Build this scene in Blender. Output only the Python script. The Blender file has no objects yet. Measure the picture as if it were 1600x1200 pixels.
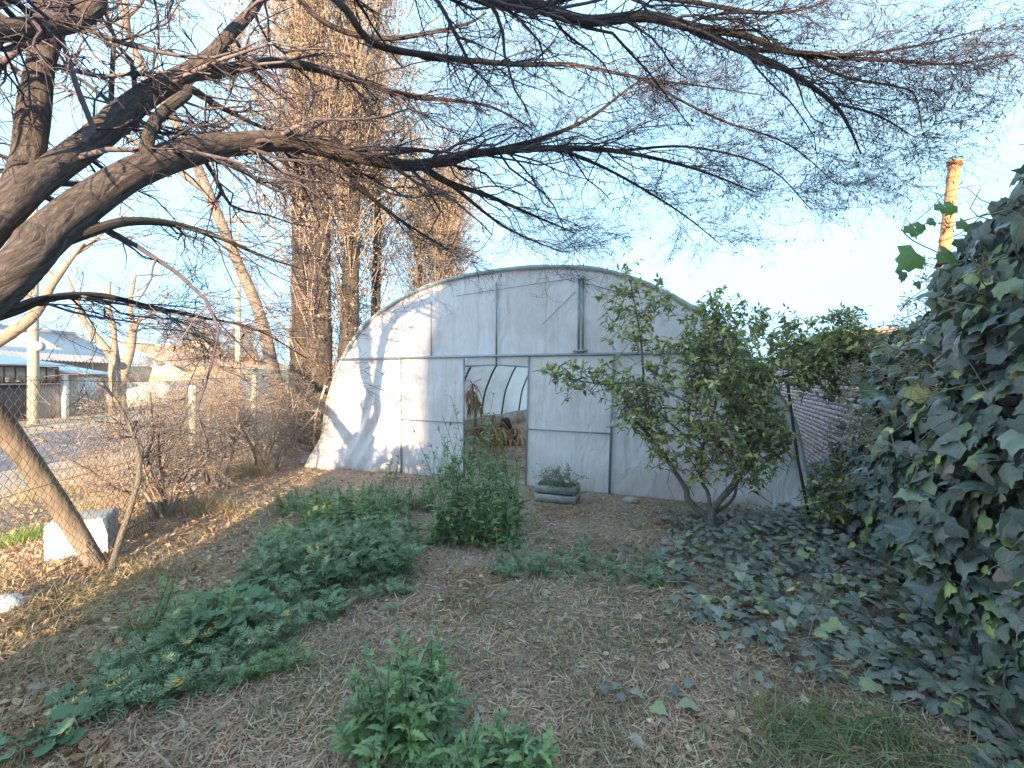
import bpy, bmesh, math
import numpy as np
from mathutils import Vector

R = math.radians
rng = np.random.default_rng(7)
SC = bpy.context.scene
COL = SC.collection

# ------------------------------------------------------------------ camera, sky, sun, exposure
CAM = np.array([0.0, 0.0, 1.65]); FPX = 700.0; PITCH = -math.atan(10 / 700)
cd = bpy.data.cameras.new('camera'); cam = bpy.data.objects.new('camera', cd); COL.objects.link(cam)
cam.location = CAM; cam.rotation_euler = (R(90) + PITCH, 0, 0)
cd.sensor_width = 36; cd.lens = 36 * FPX / 1600; cd.clip_end = 2000; cd.clip_start = 0.05
SC.camera = cam

SUN_EL = 9.5
SUN_DIR = np.array([-0.05, 1.0, 0.0]); SUN_DIR = SUN_DIR / np.linalg.norm(SUN_DIR)
ld = Vector((SUN_DIR[0] * math.cos(R(SUN_EL)), SUN_DIR[1] * math.cos(R(SUN_EL)), -math.sin(R(SUN_EL))))
sl = bpy.data.lights.new('sun', 'SUN'); sl.energy = 2.0; sl.angle = R(0.53); sl.color = (1.0, 0.74, 0.46)
so = bpy.data.objects.new('sun', sl); COL.objects.link(so); so.rotation_euler = ld.to_track_quat('-Z', 'Y').to_euler()

wd = bpy.data.worlds.new("World"); SC.world = wd; wd.use_nodes = True
nt = wd.node_tree; nt.nodes.clear()
wo = nt.nodes.new('ShaderNodeOutputWorld'); bg = nt.nodes.new('ShaderNodeBackground')
sky = nt.nodes.new('ShaderNodeTexSky'); sky.sky_type = 'NISHITA'; sky.sun_disc = False
sky.sun_elevation = R(SUN_EL); sky.sun_rotation = math.atan2(-SUN_DIR[0], -SUN_DIR[1]); sky.altitude = 700
sky.air_density = 1.0; sky.dust_density = 0.6; sky.ozone_density = 1.0
tc = nt.nodes.new('ShaderNodeTexCoord')
mp = nt.nodes.new('ShaderNodeMapping'); mp.inputs['Scale'].default_value = (1.0, 0.8, 3.2); mp.inputs['Rotation'].default_value = (0.0, 0.25, 0.4)
nz = nt.nodes.new('ShaderNodeTexNoise'); nz.inputs['Scale'].default_value = 1.7; nz.inputs['Detail'].default_value = 7; nz.inputs['Roughness'].default_value = 0.55; nz.inputs['Distortion'].default_value = 0.5
cr = nt.nodes.new('ShaderNodeValToRGB'); cr.color_ramp.elements[0].position = 0.34; cr.color_ramp.elements[1].position = 0.66
cr.color_ramp.elements[0].color = (0.0, 0.0, 0.0, 1); cr.color_ramp.elements[1].color = (0.75, 0.75, 0.75, 1)
mx = nt.nodes.new('ShaderNodeMix'); mx.data_type = 'RGBA'
mx.inputs['B'].default_value = (0.84, 1.3, 1.62, 1)
nt.links.new(tc.outputs['Generated'], mp.inputs['Vector']); nt.links.new(mp.outputs[0], nz.inputs['Vector'])
nt.links.new(nz.outputs['Fac'], cr.inputs['Fac']); nt.links.new(cr.outputs['Color'], mx.inputs['Factor'])
ve = nt.nodes.new('ShaderNodeMix'); ve.data_type = 'RGBA'; ve.inputs['Factor'].default_value = 0.975; ve.inputs['B'].default_value = (0.66, 1.2, 1.70, 1)
nt.links.new(sky.outputs[0], ve.inputs['A']); nt.links.new(ve.outputs['Result'], mx.inputs['A']); nt.links.new(mx.outputs['Result'], bg.inputs['Color'])
bg.inputs['Strength'].default_value = 0.14
nt.links.new(bg.outputs[0], wo.inputs['Surface'])
SC.view_settings.view_transform = 'Standard'; SC.view_settings.look = 'None'; SC.view_settings.gamma = 1
SC.view_settings.use_curve_mapping = False
SC.view_settings.exposure = 3.12
SC.cycles.max_bounces = 6; SC.cycles.transparent_max_bounces = 8; SC.cycles.diffuse_bounces = 3

# ------------------------------------------------------------------ helpers
def ray(u, v):
    x = (u - 800) / FPX; z = (600 - v) / FPX
    return np.array([x, math.cos(PITCH) - z * math.sin(PITCH), math.sin(PITCH) + z * math.cos(PITCH)])
def at(u, v, Y):
    r = ray(u, v); return CAM + r * (Y / r[1])
def gnd(u, v, z=0.0):
    r = ray(u, v); return CAM + r * ((z - CAM[2]) / r[2])
def nrm(a):
    return a / np.maximum(np.linalg.norm(a, axis=-1, keepdims=True), 1e-9)
def sstep(a, b, x):
    t = np.clip((x - a) / (b - a), 0, 1); return t * t * (3 - 2 * t)
_nr = np.random.default_rng(99)
_ND = _nr.normal(size=(24, 3)); _NP = _nr.uniform(0, 6.28, 24)
def noise(p, sc=1.0, oct=3):
    p = np.asarray(p, float) * sc; out = 0; a = 1.0; tot = 0
    for o in range(oct):
        s = 0
        for k in range(6):
            d = _ND[(o * 6 + k) % 24]
            s = s + np.sin(p @ d * (1.7 ** o) * 1.3 + _NP[(o * 6 + k) % 24] + 1.5 * np.sin(p @ np.roll(d, 1) * 0.7 * (1.7 ** o)))
        out = out + a * s / 6; tot += a; a *= 0.55
    return out / tot

def fenceX(y):
    return -2.558 - 0.269 * y
def gz(x, y):
    x = np.asarray(x, float); y = np.asarray(y, float)
    p = np.stack([x, y, np.zeros_like(x)], -1)
    dl = fenceX(np.clip(y, -5, 14)) - x
    z = 0.022 * noise(p, 1.3, 3) * sstep(0.5, 2.5, np.hypot(x, y))
    z = z - 0.30 * sstep(1.6, 4.2, dl) - 0.16 * np.exp(-((dl - 1.7) / 0.7) ** 2) * sstep(1, 3, y)
    z = z + 0.05 * np.exp(-((dl - 0.2) / 0.5) ** 2)
    return z

def setp(o, label=None, cat=None, group=None, kind=None):
    if label: o['label'] = label
    if cat: o['category'] = cat
    if group: o['group'] = group
    if kind: o['kind'] = kind
    return o
def empty(name, loc, label, cat, group=None, rz=0):
    o = bpy.data.objects.new(name, None); COL.objects.link(o); o.location = loc; o.rotation_euler = (0, 0, rz)
    o.empty_display_size = 0.1
    return setp(o, label, cat, group)

def mkmesh(name, V, F, mat=None, smooth=False, uv=None):
    V = np.asarray(V, np.float32).reshape(-1, 3)
    Fs = F if isinstance(F, list) else [F]
    Fs = [np.asarray(f, np.int32) for f in Fs if len(f)]
    me = bpy.data.meshes.new(name)
    me.vertices.add(len(V)); me.vertices.foreach_set('co', V.ravel())
    lv = np.concatenate([f.ravel() for f in Fs])
    cnt = np.concatenate([np.full(len(f), f.shape[1], np.int32) for f in Fs])
    st = np.concatenate([[0], np.cumsum(cnt)[:-1]]).astype(np.int32)
    me.loops.add(len(lv)); me.loops.foreach_set('vertex_index', lv)
    me.polygons.add(len(cnt)); me.polygons.foreach_set('loop_start', st)
    try: me.polygons.foreach_set('loop_total', cnt)
    except Exception: pass
    if smooth: me.polygons.foreach_set('use_smooth', np.ones(len(cnt), bool))
    if uv is not None:
        l = me.uv_layers.new(name='UVMap'); l.data.foreach_set('uv', np.asarray(uv, np.float32)[lv].ravel())
    if mat: me.materials.append(mat)
    me.update(calc_edges=True); me.validate()
    return me
def mk(name, V, F, mat=None, parent=None, smooth=False, uv=None, kind=None):
    """V in world coordinates; parent is an unscaled empty (only translated / z-rotated)."""
    V = np.asarray(V, float).reshape(-1, 3)
    if parent is not None:
        V = V - np.array(worldloc(parent))
        rz = worldrz(parent)
        if rz:
            c, s = math.cos(-rz), math.sin(-rz); V = V @ np.array([[c, s, 0], [-s, c, 0], [0, 0, 1]])
    o = bpy.data.objects.new(name, mkmesh(name, V, F, mat, smooth, uv)); COL.objects.link(o)
    if parent is not None: o.parent = parent
    if kind: o['kind'] = kind
    return o
def worldloc(o):
    return np.array(o.location)
def worldrz(o):
    return o.rotation_euler[2]

class Acc:
    """collects geometry of several shapes into one mesh"""
    def __init__(s): s.V = []; s.F = {}; s.n = 0
    def add(s, V, F):
        V = np.asarray(V, float).reshape(-1, 3)
        for f in (F if isinstance(F, list) else [F]):
            f = np.asarray(f)
            if len(f): s.F.setdefault(f.shape[1], []).append(f + s.n)
        s.V.append(V); s.n += len(V); return s
    def get(s): return np.concatenate(s.V), [np.concatenate(f) for f in s.F.values()]
    def build(s, name, mat, parent=None, smooth=False, kind=None):
        V, F = s.get(); return mk(name, V, F, mat, parent, smooth, kind=kind)

BOXF = np.array([[0, 1, 3, 2], [4, 6, 7, 5], [0, 4, 5, 1], [2, 3, 7, 6], [0, 2, 6, 4], [1, 5, 7, 3]])
def box(c, s, rz=0.0, ch=0.0):
    V = np.array([[x, y, z] for x in (-.5, .5) for y in (-.5, .5) for z in (-.5, .5)]) * np.array(s)
    c_, s_ = math.cos(rz), math.sin(rz)
    V = V @ np.array([[c_, s_, 0], [-s_, c_, 0], [0, 0, 1]])
    return V + np.array(c), BOXF
def obox(a, b, w, h, up=(0, 0, 1)):
    """beam from a to b"""
    a = np.array(a, float); b = np.array(b, float); d = nrm(b - a); up = np.array(up, float)
    x = nrm(np.cross(d, up)); z = np.cross(x, d)
    V = [p + x * sx * w / 2 + z * sz * h / 2 for p in (a, b) for sx in (-1, 1) for sz in (-1, 1)]
    return np.array(V), BOXF

def tubes(P, Rr, S=4, caps=False, ruv=False):
    P = np.asarray(P, float); 
    if P.ndim == 2: P = P[None]; Rr = np.asarray(Rr, float)[None]
    M, N, _ = P.shape
    T = nrm(np.gradient(P, axis=1))
    mt = nrm(P[:, -1] - P[:, 0])
    ref = np.where(np.abs(mt[:, 2:3]) > 0.8, np.array([[1.0, 0.1, 0]]), np.array([[0.05, 0, 1.0]]))[:, None, :]
    U = nrm(np.cross(T, np.broadcast_to(ref, T.shape))); W = np.cross(T, U)
    a = np.arange(S) * 2 * math.pi / S
    V = P[:, :, None, :] + Rr[:, :, None, None] * (U[:, :, None, :] * np.cos(a)[None, None, :, None] + W[:, :, None, :] * np.sin(a)[None, None, :, None])
    idx = np.arange(M * N * S).reshape(M, N, S)
    q = np.stack([idx[:, :-1, :], np.roll(idx, -1, 2)[:, :-1, :], np.roll(idx, -1, 2)[:, 1:, :], idx[:, 1:, :]], -1).reshape(-1, 4)
    F = [q]
    if caps:
        F.append(np.concatenate([idx[:, 0, ::-1], idx[:, -1, :]]).reshape(-1, S))
    return V.reshape(-1, 3), F

def spline(pts, step):
    pts = np.asarray(pts, float)
    P = np.vstack([2 * pts[0] - pts[1], pts, 2 * pts[-1] - pts[-2]])
    out = []
    for i in range(1, len(P) - 2):
        n = max(2, int(np.linalg.norm(P[i + 1][:3] - P[i][:3]) / step)); t = np.linspace(0, 1, n, endpoint=False)[:, None]
        p0, p1, p2, p3 = P[i - 1], P[i], P[i + 1], P[i + 2]
        out.append(0.5 * ((2 * p1) + (-p0 + p2) * t + (2 * p0 - 5 * p1 + 4 * p2 - p3) * t ** 2 + (-p0 + 3 * p1 - 3 * p2 + p3) * t ** 3))
    out.append(pts[-1:]); return np.vstack(out)

def limb_mesh(pts, rad, step=0.035, S=20, rough=0.1, seed=0, cap=True):
    """thick limb with bark ridges: pts (n,3), rad (n)"""
    q = spline(np.column_stack([pts, rad]), step); P = q[:, :3]; r = np.maximum(q[:, 3], 0.003)
    V, F = tubes(P[None], r[None], S, caps=cap)
    N = len(P); a = np.tile(np.arange(S) / S, N); L = np.concatenate([[0], np.cumsum(np.linalg.norm(np.diff(P, axis=0), axis=1))]).repeat(S)
    q3 = np.stack([np.cos(a * 6.283) * 2.2, np.sin(a * 6.283) * 2.2, L * 4 + seed], -1)
    d = noise(q3, 1.6, 4) * rough + noise(np.stack([L * 2.0, L * 0 + seed * 3.1, L * 0], -1), 1.2, 2) * 0.10 * min(1, rough * 10)
    C = P.repeat(S, 0); V = C + (V - C) * (1 + d)[:, None]
    uv = np.stack([a, L], -1)
    return V, F, uv, P, r

def grow(S, D, L, N, wig, grav, r=rng, flat=0.0):
    M = len(S); P = np.zeros((M, N, 3)); P[:, 0] = S; d = nrm(D)
    L = np.broadcast_to(np.asarray(L, float), (M,))
    for i in range(1, N):
        d = d + r.normal(size=(M, 3)) * wig; d[:, 2] = d[:, 2] * (1 - flat) - grav; d = nrm(d)
        P[:, i] = P[:, i - 1] + d * (L / (N - 1))[:, None]
    return P
def along(P, k, r=rng, lo=0.15, hi=1.0):
    """sample k points on each polyline: positions, tangents, fraction, parent index"""
    M, N, _ = P.shape; t = r.uniform(lo, hi, (M, k)); f = t * (N - 1); i = np.minimum(f.astype(int), N - 2); w = (f - i)[..., None]
    m = np.arange(M)[:, None].repeat(k, 1)
    p = P[m, i] * (1 - w) + P[m, i + 1] * w; T = nrm(P[m, i + 1] - P[m, i])
    return p.reshape(-1, 3), T.reshape(-1, 3), t.ravel(), m.ravel()
def swing(T, ang, r=rng):
    """rotate tangents away by ang in a random plane"""
    n = len(T); v = r.normal(size=(n, 3)); v = nrm(v - T * np.sum(v * T, -1, keepdims=True))
    a = np.broadcast_to(ang, (n,))[:, None]
    return T * np.cos(a) + v * np.sin(a)

def frames(D, up):
    Yv = nrm(D); X = nrm(np.cross(Yv, up)); Z = np.cross(X, Yv)
    return np.stack([X, Yv, Z], -1)          # columns
def scatter(T, F, pos, M3, sc):
    T = np.asarray(T, float); n = len(T); m = len(pos)
    sc = np.asarray(sc, float)
    if sc.ndim == 1: sc = sc[:, None]
    V = np.einsum('mij,mnj->mni', M3, T[None] * sc[:, None, :]) + pos[:, None, :]
    Fs = [(np.asarray(f)[None] + (np.arange(m) * n)[:, None, None]).reshape(-1, np.asarray(f).shape[1]) for f in (F if isinstance(F, list) else [F])]
    return V.reshape(-1, 3), Fs
def rdir(n, r=rng):
    return nrm(r.normal(size=(n, 3)))

# ------------------------------------------------------------------ materials
def newmat(name):
    m = bpy.data.materials.new(name); m.use_nodes = True; t = m.node_tree; t.nodes.clear()
    o = t.nodes.new('ShaderNodeOutputMaterial'); b = t.nodes.new('ShaderNodeBsdfPrincipled'); t.links.new(b.outputs[0], o.inputs[0])
    return m, t, b, o
def ramp(t, cols, pos=None):
    c = t.nodes.new('ShaderNodeValToRGB'); e = c.color_ramp.elements
    n = len(cols); pos = pos or [i / max(1, n - 1) for i in range(n)]
    while len(e) < n: e.new(0.5)
    for i in range(n): e[i].position = pos[i]; e[i].color = (*cols[i], 1)
    return c
def surf(name, cols, scale=4.0, rough=0.85, bump=0.2, bscale=None, stretch=(1, 1, 1), metal=0.0, detail=6, pos=None, spec=0.3, bdist=0.02):
    m, t, b, o = newmat(name)
    tc = t.nodes.new('ShaderNodeTexCoord'); mp = t.nodes.new('ShaderNodeMapping'); mp.inputs['Scale'].default_value = stretch
    t.links.new(tc.outputs['Object'], mp.inputs[0])
    n = t.nodes.new('ShaderNodeTexNoise'); n.inputs['Scale'].default_value = scale; n.inputs['Detail'].default_value = detail; n.inputs['Roughness'].default_value = 0.62
    t.links.new(mp.outputs[0], n.inputs['Vector'])
    c = ramp(t, cols, pos or [0.3 + 0.4 * i / max(1, len(cols) - 1) for i in range(len(cols))])
    t.links.new(n.outputs['Fac'], c.inputs[0])
    oi = t.nodes.new('ShaderNodeObjectInfo'); hs = t.nodes.new('ShaderNodeHueSaturation')
    mr = t.nodes.new('ShaderNodeMapRange'); mr.inputs['To Min'].default_value = 0.86; mr.inputs['To Max'].default_value = 1.14
    t.links.new(oi.outputs['Random'], mr.inputs['Value']); t.links.new(mr.outputs[0], hs.inputs['Value'])
    t.links.new(c.outputs[0], hs.inputs['Color']); t.links.new(hs.outputs[0], b.inputs['Base Color'])
    b.inputs['Roughness'].default_value = rough; b.inputs['Metallic'].default_value = metal; b.inputs['Specular IOR Level'].default_value = spec
    if bump:
        n2 = t.nodes.new('ShaderNodeTexNoise'); n2.inputs['Scale'].default_value = bscale or scale * 5; n2.inputs['Detail'].default_value = 5
        t.links.new(mp.outputs[0], n2.inputs['Vector'])
        bp = t.nodes.new('ShaderNodeBump'); bp.inputs['Strength'].default_value = bump; bp.inputs['Distance'].default_value = bdist
        t.links.new(n2.outputs['Fac'], bp.inputs['Height']); t.links.new(bp.outputs[0], b.inputs['Normal'])
    return m
def leafmat(name, cols=None, pos=None, rough=0.5, trans=0.2, spec=0.4, veins=False, nscale=30):
    m, t, b, o = newmat(name)
    g = t.nodes.new('ShaderNodeNewGeometry'); oi = t.nodes.new('ShaderNodeObjectInfo')
    ad = t.nodes.new('ShaderNodeMath'); ad.operation = 'ADD'; fr = t.nodes.new('ShaderNodeMath'); fr.operation = 'FRACT'
    t.links.new(g.outputs['Random Per Island'], ad.inputs[0]); t.links.new(oi.outputs['Random'], ad.inputs[1]); t.links.new(ad.outputs[0], fr.inputs[0])
    c = ramp(t, cols, pos); t.links.new(fr.outputs[0], c.inputs[0])
    tc = t.nodes.new('ShaderNodeTexCoord'); n = t.nodes.new('ShaderNodeTexNoise'); n.inputs['Scale'].default_value = nscale; n.inputs['Detail'].default_value = 3
    t.links.new(tc.outputs['Object'], n.inputs['Vector'])
    mr = t.nodes.new('ShaderNodeMapRange'); mr.inputs['From Min'].default_value = 0.3; mr.inputs['From Max'].default_value = 0.7; mr.inputs['To Min'].default_value = 0.78; mr.inputs['To Max'].default_value = 1.22
    hs = t.nodes.new('ShaderNodeHueSaturation'); t.links.new(n.outputs['Fac'], mr.inputs['Value']); t.links.new(mr.outputs[0], hs.inputs['Value']); t.links.new(c.outputs[0], hs.inputs['Color'])
    if veins:
        su = t.nodes.new('ShaderNodeSeparateXYZ'); t.links.new(tc.outputs['UV'], su.inputs[0])
        def mth(op, a, b_=None):
            k = t.nodes.new('ShaderNodeMath'); k.operation = op
            for i, q in enumerate((a, b_)):
                if q is None: continue
                if isinstance(q, (int, float)): k.inputs[i].default_value = q
                else: t.links.new(q, k.inputs[i])
            return k.outputs[0]
        an = mth('ARCTAN2', su.outputs['X'], su.outputs['Y']); pg = mth('PINGPONG', an, 0.40)
        rr_ = mth('SQRT', mth('ADD', mth('MULTIPLY', su.outputs['X'], su.outputs['X']), mth('MULTIPLY', su.outputs['Y'], su.outputs['Y'])))
        di = mth('MULTIPLY', pg, rr_); vm_ = t.nodes.new('ShaderNodeMapRange'); vm_.inputs['From Min'].default_value = 0.05; vm_.inputs['From Max'].default_value = 0.012; vm_.inputs['To Max'].default_value = 0.5
        t.links.new(di, vm_.inputs['Value']); h2_ = t.nodes.new('ShaderNodeMix'); h2_.data_type = 'RGBA'; h2_.inputs['B'].default_value = (0.24, 0.29, 0.22, 1)
        t.links.new(vm_.outputs[0], h2_.inputs['Factor']); t.links.new(hs.outputs[0], h2_.inputs['A'])
        class _o: outputs = [h2_.outputs['Result']]
        hs = _o
    t.links.new(hs.outputs[0], b.inputs['Base Color']); b.inputs['Roughness'].default_value = rough; b.inputs['Specular IOR Level'].default_value = spec
    if trans:
        tr = t.nodes.new('ShaderNodeBsdfTranslucent'); mix = t.nodes.new('ShaderNodeMixShader'); mix.inputs[0].default_value = trans
        t.links.new(hs.outputs[0], tr.inputs['Color'])
        t.links.new(b.outputs[0], mix.inputs[1]); t.links.new(tr.outputs[0], mix.inputs[2]); t.links.new(mix.outputs[0], o.inputs[0])
    return m
def barkmat(name, cols, su=9.0, sv=5.0, bump=0.9):
    m, t, b, o = newmat(name)
    tc = t.nodes.new('ShaderNodeTexCoord'); mp = t.nodes.new('ShaderNodeMapping'); mp.inputs['Scale'].default_value = (su, sv, 1)
    t.links.new(tc.outputs['UV'], mp.inputs[0])
    n = t.nodes.new('ShaderNodeTexNoise'); n.inputs['Scale'].default_value = 2.2; n.inputs['Detail'].default_value = 8; n.inputs['Roughness'].default_value = 0.7; n.inputs['Distortion'].default_value = 0.8
    t.links.new(mp.outputs[0], n.inputs['Vector'])
    vo = t.nodes.new('ShaderNodeTexVoronoi'); vo.feature = 'DISTANCE_TO_EDGE'; vo.inputs['Scale'].default_value = 1.6
    vm = t.nodes.new('ShaderNodeMix'); vm.data_type = 'VECTOR'; vm.inputs['Factor'].default_value = 0.25
    t.links.new(mp.outputs[0], vm.inputs['A']); t.links.new(n.outputs['Color'], vm.inputs['B']); t.links.new(vm.outputs['Result'], vo.inputs['Vector'])
    c = ramp(t, cols, [0.3 + 0.4 * i / (len(cols) - 1) for i in range(len(cols))]); t.links.new(n.outputs['Fac'], c.inputs[0])
    t.links.new(c.outputs[0], b.inputs['Base Color']); b.inputs['Roughness'].default_value = 0.9; b.inputs['Specular IOR Level'].default_value = 0.15
    ma = t.nodes.new('ShaderNodeMath'); ma.operation = 'MULTIPLY_ADD'; ma.inputs[1].default_value = 1.3; t.links.new(vo.outputs['Distance'], ma.inputs[0]); t.links.new(n.outputs['Fac'], ma.inputs[2])
    bp = t.nodes.new('ShaderNodeBump'); bp.inputs['Strength'].default_value = bump; bp.inputs['Distance'].default_value = 0.03
    t.links.new(ma.outputs[0], bp.inputs['Height']); t.links.new(bp.outputs[0], b.inputs['Normal'])
    return m

M = {}
M['bark'] = barkmat('dark_bark', [(0.045, 0.036, 0.034), (0.11, 0.09, 0.085), (0.20, 0.165, 0.15)])
M['twig'] = leafmat('twig_bark', [(0.053, 0.044, 0.054), (0.106, 0.086, 0.102), (0.195, 0.163, 0.174)], rough=0.85, trans=0, spec=0.2)
M['twig_pale'] = leafmat('pale_twig_bark', [(0.159, 0.118, 0.106), (0.317, 0.251, 0.212), (0.476, 0.383, 0.317)], rough=0.9, trans=0, spec=0.1)
M['bark_pale'] = barkmat('pale_bark', [(0.14, 0.11, 0.09), (0.28, 0.22, 0.18), (0.42, 0.35, 0.29)], bump=0.5)
M['bark_pop'] = barkmat('poplar_bark', [(0.035, 0.028, 0.024), (0.08, 0.065, 0.055), (0.15, 0.12, 0.10)], sv=3)
M['bark_cit'] = barkmat('citrus_bark', [(0.12, 0.10, 0.085), (0.2, 0.17, 0.15), (0.28, 0.24, 0.21)], bump=0.4)
M['pod'] = leafmat('dry_leaflet', [(0.05, 0.04, 0.045), (0.13, 0.09, 0.07), (0.22, 0.15, 0.10)], trans=0.3, rough=0.8)
M['pop_leaf'] = leafmat('dry_poplar_leaf', [(0.155, 0.106, 0.069), (0.332, 0.242, 0.155), (0.499, 0.397, 0.259), (0.237, 0.185, 0.138)], trans=0.25, rough=0.8)
M['ivy'] = leafmat('ivy_leaf', [(0.108, 0.130, 0.111), (0.185, 0.194, 0.182), (0.154, 0.184, 0.123), (0.262, 0.259, 0.244), (0.308, 0.368, 0.147), (0.720, 0.720, 0.244), (0.399, 0.237, 0.244)],
                   [0, 0.3, 0.55, 0.8, 0.94, 0.985, 1.0], rough=0.3, trans=0.12, spec=0.65, nscale=18, veins=True)
M['ivy_ground'] = leafmat('ground_ivy_leaf', [(0.133, 0.146, 0.122), (0.244, 0.229, 0.202), (0.189, 0.201, 0.129), (0.353, 0.301, 0.267), (0.378, 0.384, 0.146), (0.673, 0.695, 0.194)],
                          [0, 0.3, 0.55, 0.85, 0.985, 1.0], rough=0.4, trans=0.1, spec=0.55, nscale=18, veins=True)
M['ivy_young'] = leafmat('young_ivy_leaf', [(0.10, 0.16, 0.06), (0.22, 0.35, 0.09), (0.13, 0.17, 0.10)], rough=0.45, trans=0.3, veins=True)
M['citrus'] = leafmat('citrus_leaf', [(0.174, 0.198, 0.098), (0.329, 0.342, 0.141), (0.501, 0.467, 0.196), (0.720, 0.686, 0.224), (0.720, 0.614, 0.252)], [0, 0.4, 0.75, 0.93, 1], rough=0.38, trans=0.15, spec=0.5)
M['weed'] = leafmat('weed_leaf', [(0.140, 0.224, 0.106), (0.210, 0.306, 0.144), (0.266, 0.367, 0.150), (0.329, 0.428, 0.163), (0.294, 0.333, 0.213)], rough=0.6, trans=0.25, spec=0.3)
M['weed_blue'] = leafmat('blue_green_weed_leaf', [(0.163, 0.231, 0.125), (0.234, 0.306, 0.169), (0.291, 0.360, 0.206), (0.355, 0.408, 0.250)], rough=0.6, trans=0.2, spec=0.3)
M['stem'] = leafmat('weed_stem', [(0.130, 0.208, 0.091), (0.208, 0.260, 0.143)], trans=0, rough=0.7)
M['mallow'] = leafmat('mallow_leaf', [(0.144, 0.234, 0.119), (0.215, 0.312, 0.173), (0.269, 0.359, 0.212)], rough=0.6, trans=0.2)
M['straw'] = leafmat('dry_grass', [(0.420, 0.246, 0.175), (0.630, 0.385, 0.277), (0.698, 0.541, 0.393), (0.525, 0.295, 0.190), (0.356, 0.295, 0.160)], trans=0.15, rough=0.85, spec=0.15, nscale=1.7)
M['straw_gold'] = leafmat('golden_dry_grass', [(0.34, 0.24, 0.12), (0.50, 0.38, 0.21), (0.58, 0.47, 0.30), (0.28, 0.2, 0.11)], trans=0.25, rough=0.8, spec=0.15)
M['grass'] = leafmat('green_grass', [(0.104, 0.157, 0.061), (0.169, 0.242, 0.081), (0.244, 0.285, 0.122), (0.413, 0.342, 0.176)], trans=0.3, rough=0.6)
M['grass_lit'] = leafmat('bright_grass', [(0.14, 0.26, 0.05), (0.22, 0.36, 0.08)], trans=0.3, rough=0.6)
M['litter'] = leafmat('dry_leaf', [(0.270, 0.146, 0.083), (0.471, 0.277, 0.166), (0.639, 0.408, 0.266), (0.720, 0.524, 0.368), (0.371, 0.174, 0.077)], trans=0.15, rough=0.85, spec=0.15)
M['litter_pale'] = leafmat('pale_dry_leaf', [(0.383, 0.281, 0.221), (0.493, 0.391, 0.323)], trans=0.1, rough=0.85, spec=0.15)
M['rust_leaf'] = leafmat('rust_dry_leaf', [(0.300, 0.144, 0.060), (0.456, 0.240, 0.108), (0.360, 0.228, 0.132)], trans=0.2, rough=0.85, spec=0.1)
M['ground'] = None
M['road'] = surf('road_asphalt', [(0.17, 0.16, 0.17), (0.25, 0.24, 0.25)], 1.5, 0.9, 0.3, 60)
M['steel'] = surf('galvanised_steel', [(0.28, 0.30, 0.31), (0.42, 0.44, 0.45)], 12, 0.45, 0.05, metal=0.6)
M['darkpipe'] = surf('dark_pipe', [(0.045, 0.045, 0.05), (0.10, 0.10, 0.11)], 8, 0.5, 0.05)
M['filmedge'] = surf('rolled_film', [(0.36, 0.40, 0.40), (0.55, 0.57, 0.56)], 5, 0.5, 0.3, 14)
M['wood'] = surf('weathered_post', [(0.094, 0.076, 0.061), (0.173, 0.144, 0.119), (0.238, 0.202, 0.166)], 3, 0.9, 0.5, 10, stretch=(3, 3, 0.5))
M['crate'] = surf('grey_crate_wood', [(0.30, 0.275, 0.265), (0.48, 0.44, 0.42)], 6, 0.85, 0.12, 30, stretch=(0.6, 6, 6))
M['concrete'] = surf('grey_concrete', [(0.30, 0.28, 0.26), (0.46, 0.43, 0.40)], 5, 0.9, 0.3)
M['white_paint'] = surf('white_painted_concrete', [(0.45, 0.44, 0.42), (0.66, 0.66, 0.65), (0.76, 0.76, 0.75)], 6, 0.8, 0.4, 22)
M['pole'] = surf('pale_pole', [(0.38, 0.33, 0.28), (0.55, 0.49, 0.42)], 4, 0.9, 0.2, stretch=(3, 3, 0.4))
M['brick'] = surf('whitewashed_brick', [(0.470, 0.325, 0.302), (0.672, 0.526, 0.515), (0.720, 0.672, 0.672)], 7, 0.9, 0.5, 40)
M['mortar'] = surf('recessed_mortar', [(0.20, 0.14, 0.135), (0.28, 0.21, 0.2)], 10, 0.95, 0.5)
M['orange'] = surf('orange_painted_steel', [(0.42, 0.17, 0.07), (0.58, 0.25, 0.11), (0.64, 0.31, 0.15)], 5, 0.6, 0.1, stretch=(4, 4, 1))
M['terracotta'] = surf('terracotta', [(0.34, 0.21, 0.14), (0.47, 0.31, 0.22), (0.53, 0.39, 0.29)], 4, 0.85, 0.3)
M['plaster'] = surf('white_plaster', [(0.60, 0.58, 0.55), (0.75, 0.73, 0.70)], 1.5, 0.9, 0.1)
M['cream'] = surf('cream_plaster', [(0.62, 0.53, 0.36), (0.72, 0.63, 0.46)], 1.5, 0.9, 0.1)
M['grey_wall'] = surf('grey_plaster', [(0.30, 0.28, 0.28), (0.42, 0.39, 0.39)], 1.5, 0.9, 0.1)
M['gable'] = surf('mauve_grey_sheet', [(0.44, 0.40, 0.39), (0.55, 0.50, 0.48)], 0.6, 0.8, 0.05)
M['door_dark'] = surf('dark_metal_gate', [(0.05, 0.05, 0.06), (0.09, 0.085, 0.095)], 2, 0.5, 0.05)
M['frame_dark'] = surf('dark_frame', [(0.10, 0.06, 0.05), (0.16, 0.10, 0.09)], 2, 0.6, 0.05)
M['glass'] = surf('dusty_glass', [(0.22, 0.20, 0.18), (0.34, 0.31, 0.28)], 3, 0.25, 0.0, spec=0.5)
M['zinc'] = surf('zinc_sheet', [(0.55, 0.60, 0.66), (0.68, 0.72, 0.76)], 1.0, 0.45, 0.05, metal=0.2)
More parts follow.
